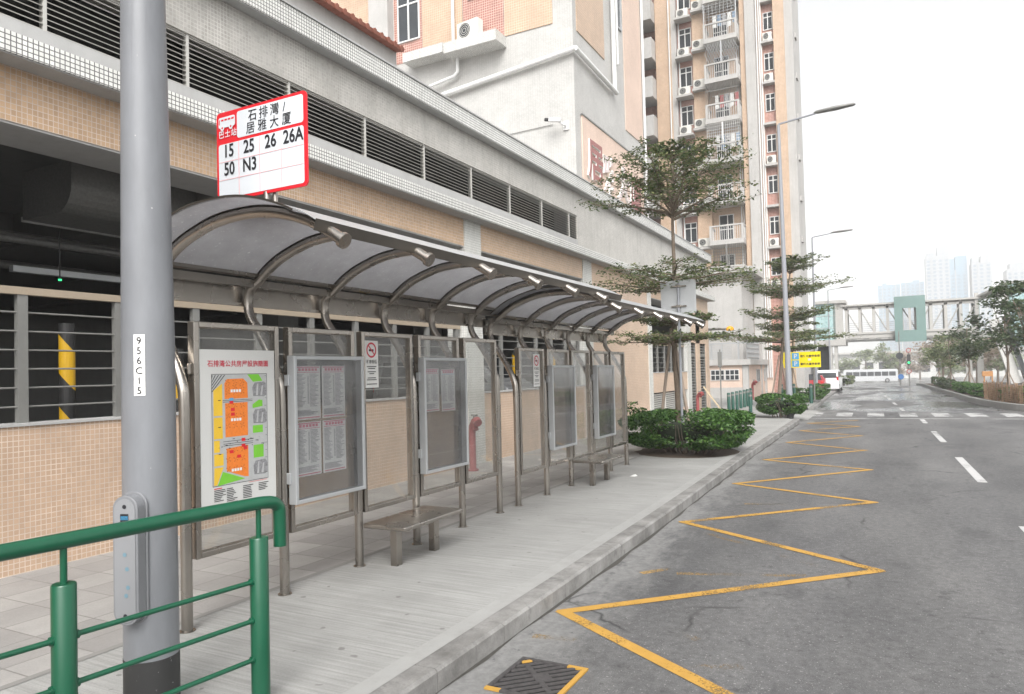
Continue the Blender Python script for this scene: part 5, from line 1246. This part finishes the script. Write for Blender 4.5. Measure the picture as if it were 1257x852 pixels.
vehicle('parked_van', 'silver van inside the car park, seen between the two shelters', 'van', (-10.4, 16.2, .35), R(-90),
        [(-2.0,.25),(-2.08,.8),(-1.95,1.75),(-1.8,1.9),(1.0,1.92),(1.75,1.2),(2.1,1.0),(2.15,.3)], 1.66, M['car_grey'],
        [[(-1.8,1.15),(-.7,1.15),(-.7,1.72),(-1.72,1.72)], [(-.6,1.15),(.3,1.15),(.3,1.72),(-.6,1.72)], [(.4,1.15),(1.55,1.15),(1.0,1.72),(.4,1.72)]], (-1.35, 1.35), .31,
        [(-2.04,.85,1.2,'lamp_red','tail_lamp',.80), (2.13,.72,.92,'lamp_clear','head_lamp',.55)], rear_win=[(-2.045,1.12,-1.97,1.7,.84), (1.05,1.86,1.72,1.25,.9)], sill=1.0)
bz = gz(182)
vehicle('coach', 'white coach crossing the far end of the road', 'coach', (-4.6, 182, bz), R(90),
        [(-5.5,.35),(-5.55,2.7),(-5.3,3.0),(5.2,3.0),(5.5,2.7),(5.6,.35)], 2.5, M['coach_white'],
        [[(-5.1+1.45*k,1.5),(-3.8+1.45*k,1.5),(-3.8+1.45*k,2.45),(-5.1+1.45*k,2.45)] for k in range(7)], (-3.4, 3.6), .48,
        [(-5.53,.9,1.2,'lamp_red','tail_lamp',.8), (5.56,.8,1.0,'lamp_clear','head_lamp',.7)], rear_win=[(5.57,1.3,5.52,2.5,.9)], sill=2.6, tumble=.95)

# ------------------------------------------------------------------ covered footbridge over the road
BYY = 80
fb = thing('footbridge', 'covered white steel footbridge with a green glass box across the road', 'footbridge', (1.5, BYY, gz(BYY)))
Qf = lambda n, m, mat, bevel=0, label=None: ob(n, m, mat, fb, bevel, label)
XL, XR, zt0, zb0 = -4.2, 7.3, 7.75, 4.0
b = MB(); b.box(XL, XR, BYY-.1, BYY+3.2, 4.35, 4.75); b.box(XL, XR, BYY-.2, BYY, 4.75, 4.95); b.box(XL, XR, BYY-.05, BYY+.1, 4.05, 4.35); Qf('deck', b, M['bridge_steel'])
b = MB()
for x in np.arange(XL+.6, XR, 1.1): b.box(x, x+.5, BYY-.18, BYY+.4, 4.12, 4.35)
b.tube([(XL,BYY-.15,4.2), (XR,BYY-.15,4.15)], .06, 8); b.tube([(XL,BYY-.1,4.05), (XR,BYY-.1,4.02)], .05, 8); Qf('service_duct', b, M['rail_grey'])
b = MB(); b.box(XL-.3, XR+.2, BYY-.35, BYY+3.4, 7.62, 7.78); b.box(XL, XR, BYY-.1, BYY+.05, 7.25, 7.45); Qf('canopy_roof', b, M['bridge_steel'])
xs = np.linspace(XL+.2, XR-.2, 10)
for i, x in enumerate(xs):
    b = MB(); b.box(x-.13, x+.13, BYY-.1, BYY+.1, 4.75, 7.62); Qf('truss_post', b, M['bridge_steel'])
    b = MB(); b.box(x-.10, x+.10, BYY+3.0, BYY+3.15, 4.75, 7.62); Qf('truss_post', b, M['bridge_steel'])
    if i < 9:
        b = MB(); s = xs[1]-xs[0]; d = 1 if i < 5 else -1
        A, B = ((x, 7.3), (x+s, 4.95)) if d > 0 else ((x+s, 7.3), (x, 4.95))
        b.tube([(A[0],BYY+.03,A[1]), (B[0],BYY+.03,B[1])], .06, 8); Qf('truss_brace', b, M['bridge_steel'])
b = MB()
for z in (5.1, 5.3, 5.5, 5.7, 5.9): b.tube([(XL,BYY+.12,z), (XR,BYY+.12,z)], .02, 6)
Qf('parapet_rail', b, M['alu'])
b = MB(); b.box(.30, 2.95, BYY-.75, BYY-.65, 3.85, 4.95); b.box(.30, 2.95, BYY-.75, BYY-.65, 7.1, 8.25); b.box(.30, 1.0, BYY-.75, BYY-.65, 4.95, 7.1); b.box(2.15, 2.95, BYY-.75, BYY-.65, 4.95, 7.1); b.box(.30, .36, BYY-.65, BYY+.0, 3.85, 8.25); b.box(2.89, 2.95, BYY-.65, BYY+.0, 3.85, 8.25)
Qf('green_glass_box', b, M['bridge_green'] if 'bridge_green' in M else paint('green_glass_panel', (.15,.235,.22), .25, 0, .2, .6))
b = MB(); b.box(1.5, 1.72, BYY-.7, BYY-.5, 4.95, 7.1); Qf('box_post', b, M['bridge_steel'])
# lift tower on the left
b = MB(); b.box(-5.2, -4.9, BYY-.3, BYY+.3, -.9, 8.2); b.box(-5.7, -5.4, BYY-.4, BYY+.2, -.9, 3.9); b.box(-6.9, -4.1, BYY-.5, BYY+3, 3.7, 4.3); b.box(-6.9, -4.0, BYY-.5, BYY+3.2, 8.0, 8.3); b.box(-4.9, -4.3, BYY-.2, BYY+.2, 4.3, 8); Qf('tower_frame', b, M['bridge_steel'])
b = MB(); b.box(-6.9, -5.0, BYY-.3, BYY-.25, 4.3, 8.0); b.box(-5.1, -5.05, BYY+.2, BYY+3, -.9, 3.7); Qf('tower_glass', b, M['pale_glass'])
b = MB()
for z in (5.5, 6.75): b.box(-6.9, -5.0, BYY-.34, BYY-.3, z, z+.05)
Qf('glass_joint', b, M['bridge_steel'])
b = MB(); b.box(-6.8, -5.6, BYY+.6, BYY+2.6, -.9, 3.7); Qf('tower_core', b, M['win_dark'])
# landing and escalator on the right
b = MB(); b.box(6.1, 6.6, BYY-.2, BYY+.3, -.9, 4.3); b.box(7.0, 7.5, BYY-.2, BYY+.3, -.9, 4.3); b.box(9.0, 9.3, BYY-3, BYY-2.6, -.9, 8.2); b.box(7.0, 7.3, BYY-.2, BYY+.2, 4.3, 8.2); Qf('tower_frame', b, M['bridge_steel'])
b = MB(); b.add([(7.2,BYY-.3,7.75),(9.2,BYY-3,8.6),(16,BYY-3,8.6),(16,BYY+4,8.6),(7.2,BYY+4,7.75),(7.2,BYY-.3,7.95),(9.2,BYY-3,8.8),(16,BYY-3,8.8),(16,BYY+4,8.8),(7.2,BYY+4,7.95)], [(4,3,2,1,0),(5,6,7,8,9),(0,1,6,5),(1,2,7,6),(2,3,8,7),(3,4,9,8),(4,0,5,9)]); Qf('landing_roof', b, M['bridge_steel'])
b = MB(); b.box(9.3, 16, BYY-2.9, BYY-2.85, 3.0, 8.6); b.box(7.3, 7.35, BYY-.2, BYY+3.2, 4.4, 7.7); Qf('landing_glass', b, M['pale_glass'])
b = MB(); b.obox((9.6, BYY-3.4, 2.8), (.75,0,-2.9), (0,.45,0), (.16,0,.045)); Qf('escalator_side', b, M['win_dark'])
b = MB(); b.obox((8.85, BYY-3.1, 2.6), (.75,0,-2.9), (0,.3,0), (.38,0,.1)); Qf('escalator_cladding', b, M['concrete_light'])
b = MB(); b.box(7.5, 16, BYY-.3, BYY+4, 4.0, 4.5); Qf('landing_deck', b, M['concrete_light'])

# ------------------------------------------------------------------ right-hand planting
bf = thing('bamboo_fence', 'low woven bamboo fence along the right-hand planting strip', 'fence', (3.4, 35, .07))
pts = [(y, rx(y)+.32) for y in np.arange(31.0, 38.6, .12)]
b = MB(); rr = random.Random(4)
for i, (y, x) in enumerate(pts):
    h = .72+rr.uniform(-.08, .10)
    b.tube([(x+rr.uniform(-.02,.02), y, .05), (x+rr.uniform(-.03,.03), y+rr.uniform(-.03,.03), .07+h)], .017, 5)
ob('canes', b, M['bamboo'], bf)
b = MB()
for k in range(9):
    z = .16+k*.075
    b.tube([(x+(.02 if (i//3) % 2 else -.02), y, z+rr.uniform(-.012,.012)) for i, (y, x) in enumerate(pts)][::2], .012, 5)
ob('weave', b, M['bamboo'], bf)
bf2 = None
for i, (y, x0, sz, lab, mt, n) in enumerate(((31.6,1.2,(1.6,1.6,.75),'bright green shrub at the near end of the bamboo fence','leaf_bush',2600),(33.5,.8,(.8,1.4,.72),'green shrub behind the near part of the bamboo fence','leaf_bush',1500),
        (35.8,.75,(.8,1.6,.62),'green shrub behind the middle of the bamboo fence','leaf_bush',1500),(42.5,.65,(.9,6.5,.66),'clipped green hedge beyond the bamboo fence on the right','leaf_bush',4500),(50,.65,(.9,7,.62),'second stretch of green hedge on the right, before the dark hedge','leaf_bush',4000),(66,.7,(.9,20,.75),'long dark hedge at the far right kerb','leaf_dark',5000))):
    hedge((rx(y)+x0, y, gz(y)+.05), sz, lab, 40+i, n, .05 if y < 45 else .08, mt, group='shrubs on the right-hand planting strip', name='shrub' if i < 3 else 'clipped_hedge', cat='shrub' if i < 3 else 'hedge', taper=.05)
def round_tree(loc, label, h, crown_z, rx_, rz_, seed, n, leaf, mat, stakes=True, r0=.07, group='young trees on the right-hand planting strip', blobs=9, name='young_tree', lean=0):
    t = thing(name, label, 'tree', loc, group); rr = random.Random(seed); rng = np.random.default_rng(seed); x, y, z = loc; b = MB()
    b.tube(smooth_path([(x,y,z), (x+.05+lean*.3,y,z+h*.35), (x-.03+lean*.6,y,z+h*.65), (x+lean,y,z+h*.93)], 4), [lerp(r0, .02, i/12) for i in range(13)], 10)
    C = []
    for k in range(blobs):
        a = k*2.4+rr.random(); f = rr.uniform(.25, .95); zz = crown_z+rr.uniform(-1, 1)*rz_*.85; w_ = math.sqrt(max(.15, 1-((zz-crown_z)/rz_)**2))
        c = Vector((x+lean*.7+math.cos(a)*rx_*f*w_, y+math.sin(a)*rx_*f*w_, z+zz)); s = Vector((x+lean*.5, y, z+min(zz-.1*rz_, h*.8)*rr.uniform(.6,.95)))
        b.tube([s, s.lerp(c, .5)+Vector((0,0,.05)), c], [.03*r0/.07, .018*r0/.07, .008], 5)
        m_ = n//blobs; q = rng.normal(0, 1, (m_, 3))*np.array([rx_*.27, rx_*.27, rz_*.17])
        sub = rng.integers(0, 7, m_); offs = rng.normal(0, 1, (7, 3))*np.array([rx_*.22, rx_*.22, rz_*.12]); q = q*.55+offs[sub]; C.append(np.array(c)+q)
        for so3 in offs[:4]: b.tube([c, c+Vector(so3)], [.008, .004], 4, cap=False)
    ob('trunk', b, M['bark'], t); leaf_ob('crown', np.concatenate(C), leaf, M[mat], t, seed, .7, .5)
    if stakes:
        for sx_, sy_ in ((-.55,.1),(.5,.15),(.05,-.5)): s = MB(); s.tube([(x+sx_,y+sy_,z), (x+.03,y,z+1.25)], .03, 6); ob('support_stake', s, M['stake'], t)
    return t
round_tree((4.6,33.6,.05), 'large-leaved young tree at the right edge behind the bamboo fence', 4.2, 3.7, 1.25, 1.0, 51, 1500, .10, 'leaf_dark', True, .10)
round_tree((5.3,45.5,-.05), 'dark-leaved young tree with stakes beyond the bamboo fence', 4.9, 3.7, 1.5, 1.55, 52, 2600, .11, 'leaf_dark', True, .08)
round_tree((4.25,54,-.12), 'bushy young tree with crossed stakes left of the dark-leaved tree', 4.3, 3.0, 1.3, 1.3, 53, 2400, .10, 'leaf_dark', True, .07)
round_tree((3.6,60,-.17), 'smaller young tree with stakes before the traffic lights', 4.0, 2.8, 1.35, 1.2, 54, 2000, .10, 'leaf_tree', True, .06)
round_tree((3.4,71,-.25), 'thin young tree nearest to the footbridge', 3.8, 2.6, 1.2, 1.2, 55, 1500, .11, 'leaf_pale', True, .06)
b = MB(); b.box(7.0, 7.8, 76, 76.4, .4, .85); b.box(7.1, 7.2, 76.1, 76.2, -.1, .5); b.box(7.7, 7.8, 76.1, 76.2, -.1, .5)
ob('orange_board', b, paint('orange_board', (.40,.19,.06), .7), label='orange board on legs below the footbridge landing', cat='board')
# traffic light and round signs at the far junction
tl = thing('traffic_light', 'traffic light with a green arrow and round signs at the far junction', 'traffic light', (1.35, 78, gz(78)))
g0 = gz(78)
b = MB(); b.tube([(1.35,78,g0), (1.35,78,g0+3.6)], .06, 8); ob('pole', b, M['rail_grey'], tl)
b = MB(); b.box(1.2, 1.5, 77.75, 77.95, g0+2.0, g0+2.95); ob('signal_head', b, M['black'], tl)
b = MB(); b.add([(1.35+.11*math.cos(R(30*k)), 77.74, g0+2.18+.11*math.sin(R(30*k))) for k in range(12)], [tuple(range(12))]); ob('green_light', b, M['green_led'], tl)
for nm, x, z, mt in (('round_sign', 1.35, 3.35, 'lamp_red'), ('round_sign', 1.35, 1.35, 'lamp_red')):
    b = MB(); b.tube([(x,77.9,g0+z), (x,77.86,g0+z)], .22, 18, 0); b.add([(x+.15*math.cos(R(30*k)), 77.855, g0+z+.15*math.sin(R(30*k))) for k in range(12)], [tuple(range(12))], 1); ob(nm, b, [paint('dull_red', (.28,.05,.05), .6), paint('dull_white', (.35,.34,.33), .6)], tl)
t = thing('road_sign', 'grey pole with a dark round sign and a blue arrow board at the far junction', 'road sign', (.6, 78, g0))
b = MB(); b.tube([(.6,78,g0), (.6,78,g0+5.2)], .05, 8); ob('pole', b, M['rail_grey'], t)
b = MB(); b.tube([(.6,77.92,g0+2.85), (.6,77.88,g0+2.85)], .32, 16); ob('round_sign', b, M['win_dark'], t)
b = MB(); b.tube([(.65,77.92,g0+.85), (.65,77.88,g0+.85)], .26, 16); ob('blue_sign', b, paint('dark_blue_sign', (.04,.13,.32), .5), t)

# ------------------------------------------------------------------ beyond the junction
ords = ['first','second','third','fourth','fifth','sixth','seventh','eighth','ninth','tenth','eleventh','last']
labs = ['pale', 'rounded', 'tall', 'reddish', 'broad', 'loose', 'small', 'dense', 'bright', 'low', 'feathery', 'spreading']
for i in range(12):
    x = -26+i*4.7+random.uniform(-1, 1); y = random.uniform(196, 235); h = random.uniform(7, 10.5)
    round_tree((x, y, gz(y)), '%s tree past the far coach, %s from the left of its row' % (labs[i], ords[i]), h, h*.58, random.uniform(2.6, 3.6), h*.36, 70+i, 1500, .34, 'leaf_pink' if i in (6, 7) else 'leaf_pale', False, .25, 'trees beyond the far junction', name='roadside_tree')
for i, (x, y, lab) in enumerate(((-11,110,'pale tree behind the footbridge lift tower'), (5.5,105,'reddish tree behind the traffic light'), (8.5,98,'reddish tree behind the young trees on the right'), (12,112,'broad pale tree behind the footbridge landing'), (17,104,'dense tree right of the footbridge landing'))):
    round_tree((x, y, gz(y)), lab, 6.5, 3.9, 2.6, 2.2, 90+i, 1800, .22, 'leaf_pink' if 'red' in lab else 'leaf_pale', False, .16, 'trees around the junction', name='roadside_tree')
ob('far_wood', (lambda m: m)(MB().tube([(-160,420,-4),(160,430,-4)], [9,9], 12)) if 0 else MB().box(-2,2,400,402,-4,-3.9), M['far_ground'], kind='structure') if 0 else None
fw_ = thing('shop_building', 'low pale building with a flat roof behind the far trees', 'building', (6, 262, gz(262)))
b = MB(); b.box(-30, 46, 262, 275, -4, 5.2); ob('wall', b, M['concrete_light'], fw_)
b = MB(); b.box(-31, 47, 260.5, 276, 5.2, 5.8); ob('roof', b, M['bridge_steel'], fw_)
b = MB()
for k in range(18): b.box(-28+k*4, -25.6+k*4, 261.9, 262, -1, 2.4)
ob('shop_window', b, M['win_dark'], fw_)

def far_tower(label, x0, x1, y, z1, steps, mat, seed, setback=None):
    t = thing('high_rise_tower', label, 'tower block', ((x0+x1)/2, y, -4), 'tower blocks on the skyline')
    b = MB(); b.box(x0, x1, y, y+22, -4, z1)
    for (u0, u1, h) in steps: b.box(lerp(x0, x1, u0), lerp(x0, x1, u1), y+3, y+18, z1, z1+h)
    ob('wall', b, mat, t)
    m = MB(); n = int((z1-6)/3.1); k = max(3, int((x1-x0)/3.6)); s = (x1-x0)/k
    for j in range(n):
        for i in range(k):
            xa = x0+i*s+s*.25; m.quad((xa,y-.06,6+j*3.1), (xa+s*.5,y-.06,6+j*3.1), (xa+s*.5,y-.06,7.7+j*3.1), (xa,y-.06,7.7+j*3.1))
    w_ = ob('window', m, M['far_window'], t); w_['kind'] = 'stuff'
    m = MB()
    for i in range(1, k, 3): m.box(x0+i*s-.35, x0+i*s+.35, y-.5, y, -4, z1)
    ob('fin', m, M['tower_white'], t)
M['far_window'] = paint('far_window', (.08,.14,.2), .4)
far_tower('tallest pale tower with a blue crown on the skyline', 27.3, 44.8, 700, 92, ((.05,.45,3),(.5,1,8)), M['tower_white'], 1)
far_tower('pale tower with a blue top right behind the tallest one', 45.2, 58.2, 712, 80, ((0,.3,10),(.35,1,12)), M['tower_blue'], 2)
far_tower('narrow pale tower with a stepped crown above the footbridge landing', 60.5, 74.5, 705, 84, ((.05,.4,5),(.5,.9,6)), M['tower_white'], 3)
far_tower('wide pale tower at the right edge of the skyline', 84, 108, 700, 76, ((.1,.5,5),(.6,.9,4)), M['tower_white'], 4)
far_tower('lower hazy block left of the tallest tower', -10, 8.5, 760, 76, ((.2,.4,2),), M['tower_blue'], 5)
far_tower('lower hazy block touching the left side of the tallest tower', 9.5, 28.5, 770, 78, ((.5,.8,2),), M['tower_blue'], 6)

# ------------------------------------------------------------------ haze: one closed box of thin air round everything
def haze():
    m = bpy.data.materials.new('haze'); m.use_nodes = True; t = m.node_tree; t.nodes.clear()
    v = N(t, 'VolumePrincipled'); v.inputs['Density'].default_value = HAZE; v.inputs['Color'].default_value = (1,1,1,1); v.inputs['Anisotropy'].default_value = 0
    L(t, v.outputs[0], N(t, 'OutputMaterial').inputs['Volume'])
    b = MB(); b.box(-800, 1000, -60, 1600, -9, 130); ob('haze', b, m, kind='stuff')
HAZE = .0011
haze()
